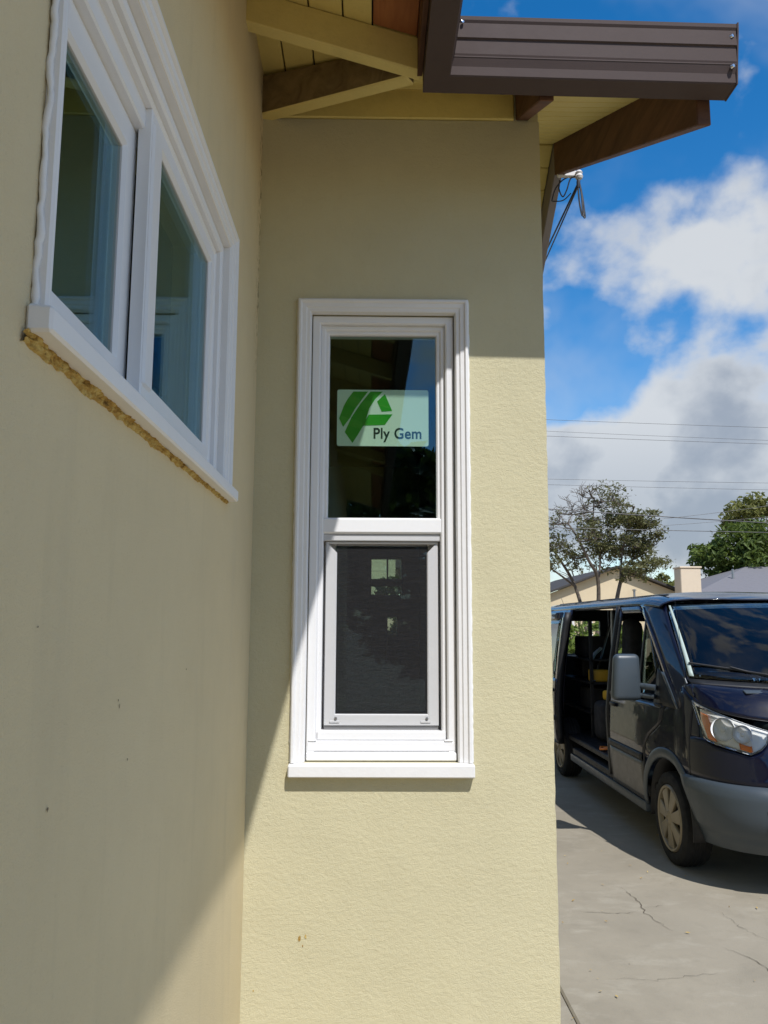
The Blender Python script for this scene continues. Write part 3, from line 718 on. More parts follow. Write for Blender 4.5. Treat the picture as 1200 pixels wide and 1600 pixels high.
# ------------------------------------------------------------------ the van (faces -y; its right side is towards us)
VX, AX, YR = 3.36, 6.62, 11.58               # centre line, front axle, rear end
van = thing('van', (VX, AX, 0), 'dark navy passenger van on the driveway with its side door open', 'van')
ZT = [.26, .40, .60, .85, 1.05, 1.18, 1.25, 1.5, 1.8, 1.98, 2.03, 2.12]
XT = [2.385, 2.352, 2.334, 2.328, 2.334, 2.347, 2.356, 2.388, 2.432, 2.466, 2.478, 2.50]
slim = lambda y: .050*min(1, max(0, (7.25-y)/.85))**1.7
xs = lambda z: interp(z, ZT, XT)
YS, NE = 6.47, 3.0
yfront = lambda z: interp(z, [.26, .36, .5, .70, .78, .95, 1.1, 1.2, 1.3], [5.70, 5.62, 5.585, 5.60, 5.64, 5.68, 5.745, 5.80, 5.88])
def ol(th, z, off=0.):
    """plan outline of the nose at height z; th 0 = right side, pi/2 = centre, pi = left side"""
    a = VX-xs(z)-slim(YS)+off; b = YS-yfront(z)+off; c, s = math.cos(th), max(math.sin(th), 0)
    return Vector((VX-math.copysign(abs(c)**(2/NE), c)*a, YS-s**(2/NE)*b, z))
def th_of_y(y, z): 
    b = YS-yfront(z); q = min(1, max(0, (YS-y)/b)); return math.asin(q**(NE/2))
def side(y, z, off=0.):
    if y >= YS: return Vector((xs(z)+slim(y)-off, y, z))
    return ol(th_of_y(y, z), z, off)
mir = lambda p: Vector((2*VX-p[0], p[1], p[2]))
def both(fn_make):                            # right side, then its mirror image
    fn_make(lambda p: Vector(p)); fn_make(mir)
WZ, AR = .345, .475
def arch_y(z):                                # front edge of the wheel opening
    d = AR*AR-(z-WZ)**2; return AX-math.sqrt(d) if d > 0 else AX
# roof
RP = [(2.478, 2.03), (2.492, 2.058), (2.525, 2.088), (2.60, 2.114), (2.74, 2.138), (3.0, 2.156), (3.36, 2.162)]
RPF = RP+[(2*VX-x, z) for x, z in reversed(RP[:-1])]
def roof(u, v):
    q = poly_at([(x, 0, z) for x, z in RPF], u); y = lerp(7.0-.10*math.sin(math.pi*u), YR-.03, v**1.5)
    dr = max(0, (7.75-y)/.8); sc = 1-.02*dr*dr
    return (VX+(q.x-VX)*sc, y, q.z-.085*dr*dr*(.35+.65*math.sin(math.pi*u)**.5))
rf = patch('roof', roof, 36, 30, 'van_paint', van, .01)
for sx in (2.66, 4.06):
    tube('roof_channel', [(sx, 7.25, 2.118), (sx, 9, 2.131), (sx, YR-.15, 2.131)], .007, 'van_black', rf, 6)
# A pillars, windscreen, cowl
L1 = [(2.392, 6.36, 1.215), (2.408, 6.68, 1.48), (2.432, 7.02, 1.765), (2.462, 7.30, 1.965), (2.479, 7.46, 2.032)]
L2 = [(2.455, 6.335, 1.452), (2.472, 6.52, 1.60), (2.503, 6.76, 1.80), (2.538, 6.95, 1.955), (2.556, 7.03, 2.045)]
both(lambda m: ruled('windscreen_pillar', [m(p) for p in L1], [m(p) for p in L2], 'van_paint', van, 20, 5, (0, -.012, .006), .012))
WB = lambda u: Vector((lerp(2.445, 2*VX-2.445, u), 6.34-.27*math.sin(math.pi*u)**.8, 1.452-.03*math.sin(math.pi*u)))
WT = lambda u: Vector((lerp(2.556, 2*VX-2.556, u), 7.02-.11*math.sin(math.pi*u)**.8, 2.04+.018*math.sin(math.pi*u)))
ws = patch('windscreen', lambda u, v: WB(u).lerp(WT(u), v)+Vector((0, -.035, .03))*math.sin(math.pi*v)*math.sin(math.pi*u)**.4, 28, 12, 'van_glass', van, .005)
patch('pillar_trim', lambda u, v: WB(lerp(.006, .022, u)).lerp(WT(lerp(.004, .013, u)), lerp(.01, .95, v))+Vector((0, -.035, .03))*math.sin(math.pi*lerp(.01, .95, v))*math.sin(math.pi*.02)**.4+Vector((0, -.008, .005)), 2, 14, 'pale_trim', ws, .003)
patch('header_trim', lambda u, v: WT(lerp(.03, .97, u)).lerp(WB(lerp(.03, .97, u)), lerp(-.01, .075, v))+Vector((0, .012, -.014)), 20, 2, 'van_black', ws, .006)
patch('cowl', lambda u, v: WB(u)+Vector((0, -.085*v, -.012-.030*v)), 24, 3, 'van_black', van, .008)
patch('dashboard', lambda u, v: WB(lerp(.03, .97, u))+Vector((0, .03+.62*v, -.045-.10*v-.05*v*v)), 16, 6, 'van_black', van, .02)
box('mirror_mount', (VX-.06, 6.97, 1.86), (VX+.06, 7.02, 1.95), 'van_black', ws, .012, 2)
# bonnet
HB = lambda u: WB(u)+Vector((0, -.088, -.046))
def HF(u):
    th = lerp(.32, math.pi-.32, u); z = 1.262-.10*math.sin(math.pi*u)**1.1
    return ol(th, z, .004)
def bonnet(u, v):
    return HB(u).lerp(HF(u), v)+Vector((0, -.02, .055))*math.sin(math.pi*min(1, v*1.0))*(.55+.45*math.sin(math.pi*u))
hood = patch('bonnet', bonnet, 32, 14, 'van_paint', van, .01)
for uu in (0., 1.): tube('bonnet_gap', [bonnet(uu, k/14)+Vector((0, 0, .001)) for k in range(15)], .004, 'van_black', hood, 6)
tube('bonnet_gap', [bonnet(k/32, 1)+Vector((0, -.002, 0)) for k in range(33)], .004, 'van_black', hood, 6)
for m in (lambda p: Vector(p), mir):
    q = bonnet(.235, .30); c = m((q.x, q.y, q.z+.002))
    box('vent', c-Vector((.085, .028, .008)), c+Vector((.085, .028, .006)), 'van_grey', hood, .006, 2, Matrix.Rotation(math.radians(20), 3, 'X'))
# wings
def wing_top(y): return interp(y, [5.95, 6.12, 6.22, 6.30, 6.36, 6.44, 6.66, 6.70, 6.80, 6.93, 7.03, 7.065], [1.225, 1.278, 1.312, 1.355, 1.385, 1.27, 1.195, 1.07, 1.01, .945, .86, .70])
def wing_low(y):
    d = AR*AR-(y-AX)**2; z = WZ+math.sqrt(d) if d > 0 else .3
    return max(z, .742)
def wing(u, v):
    y = lerp(6.19, 7.064, u); return side(y, lerp(wing_low(y), max(wing_top(y), wing_low(y)+.004), v), .001)
both(lambda m: patch('wing', lambda u, v: m(wing(u, v)), 40, 10, 'van_paint', van, .01))
# strip between bonnet edge and wing
both(lambda m: patch('wing', lambda u, v: m(side(lerp(6.12, 6.375, u), wing_top(lerp(6.12, 6.375, u)), .001).lerp(bonnet(0, 1-u)+Vector((-.002, 0, -.002)), v)+Vector((-.004, -.004, .006))*math.sin(math.pi*v)), 14, 4, 'van_paint', van, .008))
# nose: lamp band with the headlamps let in, grille, bumper
def band(z0, z1, t0, t1, name, mat, off=0., nu=40, nv=6, m=lambda p: p):
    return patch(name, lambda u, v: m(ol(lerp(t0, t1, u), lerp(z0, z1, v), off)), nu, nv, mat, van, .012)
def lamp_low(th):
    t = th if th < math.pi/2 else math.pi-th; u = min(1, max(0, (t-.455)/.625))**(1/.95)
    return interp(u, [0, .1, .55, .75, .9, 1], [1.033, 1.010, .973, .953, .983, 1.028])
patch('front_panel', lambda u, v: ol(lerp(.17, math.pi-.17, u), lerp(.742, lamp_low(lerp(.17, math.pi-.17, u)), v), 0.), 80, 6, 'van_paint', van, .01)
band(.80, 1.10, 1.20, math.pi-1.20, 'grille', 'van_black', .008, 24)
band(1.02, 1.17, 1.16, math.pi-1.16, 'front_panel', 'van_paint', -.002, 24)
both(lambda m: patch('front_panel', lambda u, v: m(ol(lerp(.17, .36, u), lerp(1.02, 1.285-.05*u, v), -.004)), 6, 6, 'van_paint', van, .01))
for zz_ in (.85, .92, .99): band(zz_-.012, zz_+.012, 1.13, math.pi-1.13, 'grille_bar', 'chrome' if zz_ > .9 else 'van_grey', .02, 24, 1)
def headlamp(m):
    tt = lambda u: lerp(.300, 1.12, u**.95); tb = lambda u: lerp(.455, 1.08, u**.95)
    zt = lambda u: interp(u, [0, .1, .5, 1], [1.288, 1.266, 1.198, 1.112]); zbm = lambda u: interp(u, [0, .1, .55, .75, .9, 1], [1.035, 1.012, .975, .955, .985, 1.03])
    P = lambda u, v, off=0.: m(ol(lerp(tt(u), tb(u), v), lerp(zt(u), zbm(u), v), off))
    h = patch('headlamp', lambda u, v: P(u, v, -.012), 24, 10, 'lamp_silver', van, .006)
    patch('side_marker', lambda u, v: P(lerp(.045, .20, u)+.02*v, lerp(.22, .93, v), .002), 6, 8, 'amber', h, .006)
    patch('indicator', lambda u, v: P(lerp(.60, .78, u), lerp(.74, .93, v), .002), 6, 4, 'amber', h, .006)
    for uu, vv, r in ((.40, .47, .078), (.68, .40, .060)):
        c = P(uu, vv, .0); n = (P(uu, vv, .05)-P(uu, vv, 0)).normalized(); n = (n+Vector((0, -.5, .35))).normalized()
        lathe('reflector', [(r*1.10, .000), (r*1.04, .010), (r, .006), (r*.85, .000), (r*.5, -.006), (r*.24, -.007), (r*.2, .004), (0, .006)], c, n, 'lamp_bowl', h, 28)
    patch('lens', lambda u, v: P(u, v, .018), 24, 10, 'lens', h, .003)
    tube('bezel', [P(u/24, 0, .012) for u in range(25)]+[P(1, v/6, .012) for v in range(7)]+[P(1-u/24, 1, .012) for u in range(25)]+[P(0, 1-v/6, .012) for v in range(7)], .0045, 'van_grey', h, 6)
both(headlamp)
def bumper(u, v):
    z = interp(v, [0, .08, .33, .36, .55, .75, .92, 1.0], [.285, .29, .405, .425, .55, .665, .728, .754]); o = interp(v, [0, .08, .33, .36, .55, .75, .92, 1.0], [-.05, -.012, .0, .016, .032, .034, .018, -.012])
    t0 = th_of_y(min(arch_y(z), YS), z); return ol(lerp(t0, math.pi-t0, u), z, o)
bp_ = patch('bumper', bumper, 80, 26, 'van_grey', van, .012)
patch('lower_intake', lambda u, v: ol(lerp(1.0, math.pi-1.0, u), lerp(.44, .60, v), .036), 24, 4, 'van_black', bp_, .006)
# wheel arch trims
def arch_trim(m, cy, a0, a1):
    def f(u, v):
        a = lerp(a0, a1, u); r = lerp(.455, .535, v); p = side(cy-r*math.cos(a), WZ+r*math.sin(a), .012*math.sin(math.pi*min(1, v*.8+.12))+.004); return m(p)
    patch('wheel_arch', f, 40, 6, 'van_grey', van, .01)
both(lambda m: arch_trim(m, AX, .16, math.pi-.02))
# front doors
DFZ = [.37, .70, .85, .945, 1.01, 1.07, 1.20]; DFY = [7.075, 7.075, 7.035, 6.94, 6.81, 6.70, 6.665]
def door(m, dark):
    dp = patch('front_door', lambda u, v: m(side(lerp(interp(lerp(.37, 1.20, v), DFZ, DFY), 8.055, u), lerp(.37, 1.20, v), .004)), 22, 26, 'van_paint', van, .012)
    ruled('window_frame', [m(side(7.945, z, .004)) for z in (1.20, 1.6, 1.965)], [m(side(8.055, z, .004)) for z in (1.20, 1.6, 2.01)], 'van_paint', dp, 12, 2)
    ruled('window_frame', [m(side(y, 1.962, .004)) for y in (7.33, 7.6, 7.95)], [m(side(y, 2.018, .004)) for y in (7.47, 7.7, 8.055)], 'van_paint', dp, 10, 2)
    FR = [(6.40, 1.20), (6.70, 1.452), (7.03, 1.735), (7.34, 1.962)]
    ruled('window_frame', [m(side(y, z, .004)) for y, z in FR], [m(side(y-.045, z+.02, .003)) for y, z in FR[:-1]]+[m(side(7.36, 2.012, .004))], 'van_paint', dp, 14, 2)
    ruled('sail_trim', [m(side(y, z, .010)) for y, z in ((6.385, 1.205), (6.53, 1.33), (6.70, 1.47))], [m(side(y, z, .010)) for y, z in ((6.42, 1.205), (6.585, 1.33), (6.755, 1.47))], 'van_grey', dp, 8, 2)
    ruled('sail_panel', [m(side(y, z, .004)) for y, z in ((6.43, 1.202), (6.60, 1.335), (6.76, 1.47))], [m(side(y, z, .004)) for y, z in ((6.86, 1.202), (6.85, 1.335), (6.84, 1.49))], 'van_black', dp, 8, 3)
    ruled('quarter_glass', [m(side(y, z, -.004)) for y, z in ((6.80, 1.48), (7.03, 1.73), (7.22, 1.90))], [m(side(y, z, -.004)) for y, z in ((7.22, 1.215), (7.225, 1.6), (7.23, 1.91))], 'van_glass', dp, 8, 4, (0, 0, 0), .004)
    ruled('window_post', [m(side(7.215, z, .002)) for z in (1.2, 1.6, 1.88)], [m(side(7.245, z, .002)) for z in (1.2, 1.6, 1.90)], 'van_black', dp, 8, 1)
    if not dark: ruled('door_glass', [m(side(7.245, z, -.006)) for z in (1.2, 1.6, 1.9)], [m(side(7.945, z, -.006)) for z in (1.2, 1.6, 1.965)], 'van_glass', dp, 8, 3, (0, 0, 0), .004)
    tube('door_seal', [m(side(interp(z, DFZ, DFY)-.004, z, .006)) for z in [.37+.83*k/24 for k in range(25)]], .0045, 'van_black', dp, 6)
    tube('door_seal', [m(side(8.06, z, .006)) for z in [.37+1.64*k/24 for k in range(25)]], .0045, 'van_black', dp, 6)
    patch('cladding', lambda u, v: m(side(lerp(7.085, 8.05, u), lerp(.375, .70, v), .010)), 16, 8, 'cladding', dp, .008)
    patch('rub_strip', lambda u, v: m(side(lerp(7.085, 8.05, u), lerp(.705, .765, v), .014+.010*math.sin(math.pi*v))), 16, 5, 'van_black', dp, .008)
    ruled('belt_moulding', [m(side(y, 1.185, .008)) for y in (6.70, 7.4, 8.05)], [m(side(y, 1.212, .010)) for y in (6.70, 7.4, 8.05)], 'van_black', dp, 16, 1)
    c = m(side(7.90, 1.10, .02)); box('handle', c-Vector((.014, .075, .018)), c+Vector((.014, .075, .018)), 'van_black', dp, .008, 2)
both(lambda m: door(m, m((0, 0, 0)).x == 0))
# door mirrors: tall tapered shells on two arms
def mirror(m):
    c = Vector((2.155, 6.93, 1.415)); bm = bmesh.new(); bmesh.ops.create_cube(bm, size=1)
    for v in bm.verts:
        t = v.co.z+.5; wd = lerp(.25, .215, t); v.co = Vector((v.co.x*wd+.012*(t-.5), v.co.y*lerp(.13, .10, t)*(1.0 if v.co.x < 0 else .8), v.co.z*.385))
    bmesh.ops.bevel(bm, geom=list(bm.edges), offset=.042, segments=4, profile=.5, affect='EDGES')
    for v in bm.verts: v.co = m(v.co+c)
    o = bm_obj('door_mirror', bm, 'van_grey', van, 50)
    a, b = m((2.245, 6.945, 1.345)), m((2.36, 6.80, 1.335)); tube('arm', [a, b], .026, 'van_grey', o, 10)
    a, b = m((2.23, 6.945, 1.270)), m((2.355, 6.82, 1.262)); tube('arm', [a, b], .020, 'van_grey', o, 10)
    p, q = m((2.085, 7.00, 1.27)), m((2.235, 7.004, 1.56)); box('mirror_glass', [min(x, y) for x, y in zip(p, q)], [max(x, y) for x, y in zip(p, q)], 'chrome', o, .001)
both(mirror)
# body side behind the cab: near side stays open at the sliding door
ruled('side_pillar', [side(8.065, z) for z in (.42, 1.0, 1.5, 2.03)], [side(8.125, z) for z in (.42, 1.0, 1.5, 2.03)], 'van_black', van, 16, 1, (0, 0, 0), .05)
patch('side_panel', lambda u, v: side(lerp(9.97, YR, u), lerp(.78, 2.03, v)), 12, 18, 'van_paint', van, .012)
patch('side_panel', lambda u, v: side(lerp(10.86, YR, u), lerp(.36, .78, v)), 8, 6, 'van_paint', van, .012)
patch('side_panel', lambda u, v: mir(side(lerp(8.06, YR, u), lerp(.36, 1.24, v))), 20, 14, 'van_paint', van, .012)
patch('side_panel', lambda u, v: mir(side(lerp(8.06, YR, u), lerp(1.90, 2.03, v))), 20, 4, 'van_paint', van, .012)
for a, b in ((8.06, 8.18), (9.7, 9.82), (11.40, YR)): patch('side_panel', lambda u, v: mir(side(lerp(a, b, u), lerp(1.24, 1.90, v))), 2, 10, 'van_paint', van, .012)
for a, b in ((8.18, 9.7), (9.82, 11.40)): patch('side_glass', lambda u, v: mir(side(lerp(a, b, u), lerp(1.24, 1.90, v), -.004)), 4, 8, 'van_glass', van, .004)
# the sliding door, pushed back along the flank
sd = patch('sliding_door', lambda u, v: side(lerp(9.93, 11.42, u), lerp(.44, 1.20, v), .085), 12, 16, 'van_paint', van, .03)
for (ya, yb, zc, zd) in ((9.93, 10.03, 1.20, 2.0), (11.32, 11.42, 1.20, 2.0), (10.03, 11.32, 1.92, 2.0)):
    patch('door_frame', lambda u, v: side(lerp(ya, yb, u), lerp(zc, zd, v), .085), 3, 12, 'van_paint', sd, .03)
patch('door_glass', lambda u, v: side(lerp(10.02, 11.33, u), lerp(1.19, 1.93, v), .088), 6, 10, 'van_glass', sd, .005)
patch('door_lining', lambda u, v: side(lerp(9.94, 11.4, u), lerp(.46, 1.98, v), .055), 6, 12, 'van_black', sd, .01)
patch('door_edge', lambda u, v: side(9.925, lerp(.44, 2.0, v), lerp(.03, .10, u)), 2, 14, 'van_black', sd, .01)
patch('rub_strip', lambda u, v: side(lerp(9.94, 11.4, u), lerp(.705, .765, v), .098+.008*math.sin(math.pi*v)), 8, 4, 'van_black', sd, .008)
patch('cladding', lambda u, v: side(lerp(9.94, 11.4, u), lerp(.45, .70, v), .094), 8, 4, 'cladding', sd, .008)
c = side(10.15, 1.06, .11); box('handle', c-Vector((.014, .09, .018)), c+Vector((.014, .09, .018)), 'van_black', sd, .008, 2)
# sill, steps, floor, lining
box('step', (2.335, 7.10, .285), (2.46, 9.72, .365), 'van_grey', van, .012, 2)
box('step', (2*VX-2.46, 7.10, .285), (2*VX-2.335, 9.72, .365), 'van_grey', van, .012, 2)
box('step_tread', (2.36, 8.13, .366), (2.62, 9.70, .43), 'van_black', van, .006)
box('floor', (2.40, 7.0, .48), (4.32, YR-.08, .54), 'van_black', van, .01)
box('underbody', (2.62, 5.95, .26), (4.10, YR-.3, .47), 'van_black', van, .02)
ruled('headlining', [(2.49, 7.3, 2.02), (2.49, YR-.1, 2.02)], [(4.23, 7.3, 2.02), (4.23, YR-.1, 2.02)], 'van_black', van, 6, 6, (0, 0, .07), .01)
# rear doors with windows
wall('rear_door', 1, YR-.05, YR, 2.36, 3.355, .36, 2.06, [(2.62, 3.24, 1.45, 1.90)], 'van_black', van)
wall('rear_door', 1, YR-.05, YR, 3.365, 4.36, .36, 2.06, [(3.48, 4.10, 1.45, 1.90)], 'van_black', van)
for a, b in ((2.57, 3.27), (3.45, 4.15)): box('rear_glass', (a, YR-.03, 1.44), (b, YR-.025, 1.91), 'lens', van, 0)
# wheels
def wheel(cx, cy, out, nm='wheel'):
    t = lathe(nm, [(.245, -.02), (.262, .0), (.285, .006), (.325, .0), (.342, -.012), (.350, -.035), (.352, -.10), (.352, -.15), (.346, -.19), (.33, -.21), (.25, -.21)], (cx, cy, WZ), (out, 0, 0), 'tyre', van, 56)
    for gx in (-.07, -.105, -.14): lathe('tread_groove', [(.3535, gx-.004), (.3545, gx), (.3535, gx+.004)], (cx, cy, WZ), (out, 0, 0), 'van_black', t, 56)
    lathe('rim', [(.247, -.03), (.252, -.004), (.243, .008), (.228, .004), (.222, -.012), (.215, -.03)], (cx, cy, WZ), (out, 0, 0), 'rim_metal', t, 56)
    lathe('backing_disc', [(.235, -.055), (0, -.055)], (cx, cy, WZ), (out, 0, 0), 'van_black', t, 32)  # flat black disc standing in for the dark behind the spokes
    lathe('hub_cap', [(.062, -.03), (.060, .006), (.045, .016), (.022, .018), (.018, .013), (0, .012)], (cx, cy, WZ), (out, 0, 0), 'rim_metal', t, 28)
    for k in range(7):
        an = 2*math.pi*(k+.25)/7; d = Vector((0, math.cos(an), math.sin(an))); e = Vector((0, -d.z, d.y)); c = Vector((cx, cy, WZ)); o = Vector((out, 0, 0))
        r0, r1, w0, w1 = .050, .226, .030, .062
        hexa('spoke', [c+d*r0-e*w0-o*.028, c+d*r0+e*w0-o*.028, c+d*r1+e*w1-o*.028, c+d*r1-e*w1-o*.028,
                       c+d*r0-e*w0+o*.008, c+d*r0+e*w0+o*.008, c+d*r1+e*w1-o*.002, c+d*r1-e*w1-o*.002], 'rim_metal', t, .006)
    return t
for cx, out in ((2.362, -1), (2*VX-2.362, 1)):
    for cy in (AX, AX+3.75): wheel(cx, cy, out)
# dark liners inside the front arches
for cx in (2.37, 2*VX-2.37-.30):
    V = []; Fc = []
    for i in range(25):
        a = math.pi*(i/24*1.1-.05)
        for x in (cx, cx+.30): V.append((x, AX-.46*math.cos(a), WZ+.46*math.sin(a)))
        if i: k = 2*i; Fc.append((k-2, k-1, k+1, k))
    o = mk('wheel_liner', V, Fc, 'van_black', van, 60); md = o.modifiers.new('thickness', 'SOLIDIFY'); md.thickness = .01; md.offset = -1
    box('wheel_liner', (cx+.29 if cx < VX else cx, AX-.45, .4) , (cx+.30 if cx < VX else cx+.01, AX+.45, .78), 'van_black', van, .002)
# wipers, aerial
def wiper(b0, t0, t1):
    o = tube('wiper', [b0, (b0+t0*1)/2+Vector((0, -.01, .012)), t0.lerp(t1, .45)+Vector((0, -.014, .018))], [.010, .008, .005], 'van_black', van, 8)
    tube('blade', [t0, t0.lerp(t1, .5)+Vector((0, -.004, .004)), t1], .008, 'van_black', o, 6)
    return o
wp = lambda u, v: WB(u).lerp(WT(u), v)+Vector((0, -.035, .03))*math.sin(math.pi*max(v, 0))*math.sin(math.pi*u)**.4+Vector((0, -.022, .016))
wiper(wp(.46, -.05), wp(.012, .15), wp(.34, .035)); wiper(wp(.86, -.05), wp(.42, .15), wp(.76, .035))
A0 = Vector((2.425, 6.30, 1.405)); ae = tube('aerial', [A0, A0+Vector((-.005, .02, .04))], [.010, .006], 'van_grey', van, 8)
tube('whip', [A0+Vector((-.005, .02, .04)), A0+Vector((.02, .22, .64))], [.0022, .0015], 'van_black', ae, 5)
# seats
def seat(x):
    s = thing('seat', (x, 7.75, .54)); s.parent = van; s.location = Vector((x, 7.75, .54))-OFF[van]
    box('cushion', (x-.25, 7.35, .78), (x+.25, 7.85, .95), 'dark_fabric', s, .05, 3)
    box('backrest', (x-.24, 7.80, .93), (x+.24, 7.95, 1.55), 'dark_fabric', s, .06, 3, Matrix.Rotation(math.radians(-10), 3, 'X'))
    box('headrest', (x-.13, 7.92, 1.58), (x+.13, 8.02, 1.78), 'dark_fabric', s, .04, 3)
    box('seat_base', (x-.2, 7.4, .54), (x+.2, 7.85, .78), 'van_black', s, .02)
for x in (2.86, 3.86): seat(x)
V = []; Fc = []
pts = [(3.86+.19*math.cos(2*math.pi*k/24), 7.02-.08*math.sin(2*math.pi*k/24), 1.30+.17*math.sin(2*math.pi*k/24)) for k in range(25)]
tube('steering_wheel', pts, .014, 'van_black', van, 8)

# ------------------------------------------------------------------ cargo seen in the open doorway
def cargo(fn, label, cat, group=None): o = fn; tag(o, label, cat, group); return o
for bx_, lb, mt_ in (((2.66, 10.0, .83), 'black crate on the lowest rack shelf in the van', 'dark_fabric'), ((2.70, 10.5, 1.18), 'black case on the middle rack shelf in the van', 'van_black'), ((2.66, 10.2, 1.447), 'dark bundle on the top rack shelf in the van', 'dark_fabric')):
    o = box('crate', bx_, (bx_[0]+.38, bx_[1]+.5, bx_[2]+.26), mt_, None, .03, 2, origin=bx_); tag(o, lb, 'crate', 'load on the van rack')
o = box('tarpaulin', (3.16, 9.6, .545), (3.75, 10.6, 1.52), 'dark_fabric', None, .12, 3, origin=(3.4, 10, .545)); tag(o, 'dark covered load standing behind the van rack', 'load')
for (a_, e_, lb) in (((2.66, 9.78, 1.18), (3.05, 10.3, 1.95), 'long grey bar leaning across the van rack'), ((2.75, 9.35, .56), (2.70, 9.2, 1.25), 'short grey bar propped beside the black bag in the van')):
    o = tube('metal_bar', [a_, Vector(a_).lerp(Vector(e_), .5), e_], .014, 'grey_metal', None, 8, origin=a_); tag(o, lb, 'bar')
k = thing('shelving_rack', (2.9, 10.4, .54), 'dark tool rack standing inside the open van', 'rack')
for x, y in ((2.62, 9.75), (3.12, 9.75), (2.62, 11.2), (3.12, 11.2)): box('post', (x-.02, y-.02, .54), (x+.02, y+.02, 1.62 if x > 3 else 1.9), 'van_black', k, .003)
for z in (.80, 1.15, 1.42): box('shelf', (2.60, 9.73, z), (3.14, 11.22, z+.025), 'van_black', k, .003)
o = box('tool_bag', (2.60, 9.30, .545), (2.95, 9.68, .98), 'dark_fabric', None, .07, 3, origin=(2.8, 9.5, .545)); tag(o, 'black tool bag on the van floor by the door', 'bag')
o = box('storage_tub', (2.98, 8.95, .545), (3.22, 9.25, .90), 'blue_plastic', None, .02, 2, origin=(3.1, 9.1, .545)); tag(o, 'blue tub on the van floor in the open doorway', 'tub')
o = box('power_tool', (2.72, 9.42, .985), (2.86, 9.62, 1.10), 'yellow_plastic', None, .03, 2, Matrix.Rotation(.4, 3, 'Z'), origin=(2.8, 9.5, .985)); tag(o, 'yellow tool lying on the black bag in the van', 'tool')
o = box('tool_case', (2.63, 9.78, 1.176), (2.84, 9.95, 1.32), 'yellow_plastic', None, .02, 2, origin=(2.7, 9.86, 1.176)); tag(o, 'yellow case on the rack inside the van', 'case')
o = tube('extension_lead', [(2.62+.11*math.cos(a*.35)*(1+.02*a), 8.72+.08*math.sin(a*.35), .56+.004*(a % 5)) for a in range(60)], .012, 'orange_plastic', None, 6, origin=(2.62, 8.72, .54)); tag(o, 'coiled orange lead on the van floor at the doorway', 'lead')
o = tube('caulk_tube', [(2.64, 9.80, 1.446), (2.72, 9.95, 1.50), (2.84, 10.12, 1.56)], .022, 'white_plastic', None, 10, origin=(2.7, 9.9, 1.45)); tag(o, 'white tube leaning on the top rack shelf in the van', 'tube')
o = tube('grab_pole', [(2.66, 9.05, .545), (2.67, 9.05, 1.3), (2.68, 9.05, 2.01)], .016, 'grey_metal', None, 10, origin=(2.66, 9.05, .54)); tag(o, 'upright grey pole just inside the open doorway', 'pole')
o = box('jacket', (2.92, 9.28, 1.0), (3.10, 9.60, 1.92), 'dark_fabric', None, .08, 3, Matrix.Rotation(.15, 3, 'X'), origin=(3.0, 9.45, 1.9)); tag(o, 'dark jacket hanging inside the van', 'jacket')

# ------------------------------------------------------------------ background houses
def gable_house():
    h = thing('neighbour_house', (9.0, 30, 0), 'cream gabled house beyond the van with a square chimney', 'house')
    gy = 28.0; ap = (8.50, 3.80); el = (4.6, 2.35); er = (12.3, 2.35)
    prism('wall', [(el[0]+.5, 0), (er[0]-.5, 0), (er[0]-.5, 2.50), ap, (el[0]+.5, 2.50)], 1, gy, gy+.2, 'stucco_neighbour', h)
    box('wall', (er[0]-.7, gy+.21, 0), (er[0]-.5, gy+9, 2.4), 'stucco_neighbour', h, 0); box('wall', (el[0]+.5, gy+.21, 0), (el[0]+.7, gy+9, 2.4), 'stucco_neighbour', h, 0)
    for e in (el, er):
        d = Vector((e[0]-ap[0], 0, e[1]-ap[1])); n = Vector((-d.z, 0, d.x)).normalized(); n = n if n.z > 0 else -n
        a = Vector((ap[0], gy-.25, ap[1]+.01)); b = a+d
        r = hexa('roof', [a, b, b+Vector((0, 9.5, 0)), a+Vector((0, 9.5, 0)), a+n*.07, b+n*.07, b+n*.07+Vector((0, 9.5, 0)), a+n*.07+Vector((0, 9.5, 0))], 'roof_dark', h, .004)
    c = box('chimney', (10.32, 26.9, 0), (11.0, 27.5, 3.74), 'chimney_paint', h, .02); 
    box('chimney_cap', (10.29, 26.87, 3.741), (11.03, 27.53, 3.80), 'chimney_paint', c, .01)
    v = tube('vent_pipe', [(9.0, 27.7, 2.4), (9.0, 27.7, 3.02)], .04, 'grey_metal', h, 8); lathe('vent_cap', [(0, .05), (.07, .03), (.07, 0), (0, 0)], (9.0, 27.7, 3.02), (0, 0, 1), 'grey_metal', v, 10)
    wall('wall', 1, gy-.003-.06, gy-.003, 6.9, 7.6, 1.1, 2.2, [(6.98, 7.52, 1.18, 2.12)], 'trim_paint', h)
gable_house()
def hip_house():
    h = thing('neighbour_house', (16, 34, 0), 'grey hip roofed house at the right behind the van', 'house')
    x0, x1, y0, y1, e, rz = 12.0, 24, 30.5, 40.5, 2.95, 4.42; ra, rb = (16.5, 35.4, rz), (21.5, 35.4, rz)
    box('wall', (x0+.5, y0+.5, 0), (x1-.5, y1-.5, e+.05), 'stucco_neighbour', h, 0)
    c = [(x0, y0, e), (x1, y0, e), (x1, y1, e), (x0, y1, e)]
    mk('roof', c+[ra, rb]+[(x, y, z-.12) for x, y, z in c], [(0, 1, 5, 4), (1, 2, 5), (2, 3, 4, 5), (3, 0, 4), (0, 6, 7, 1), (1, 7, 8, 2), (2, 8, 9, 3), (3, 9, 6, 0), (9, 8, 7, 6)], 'grey_roof', h)
    tube('vent_pipe', [(14.9, 33.2, 3.6), (14.9, 33.2, 4.15)], .05, 'grey_metal', h, 8)
hip_house()
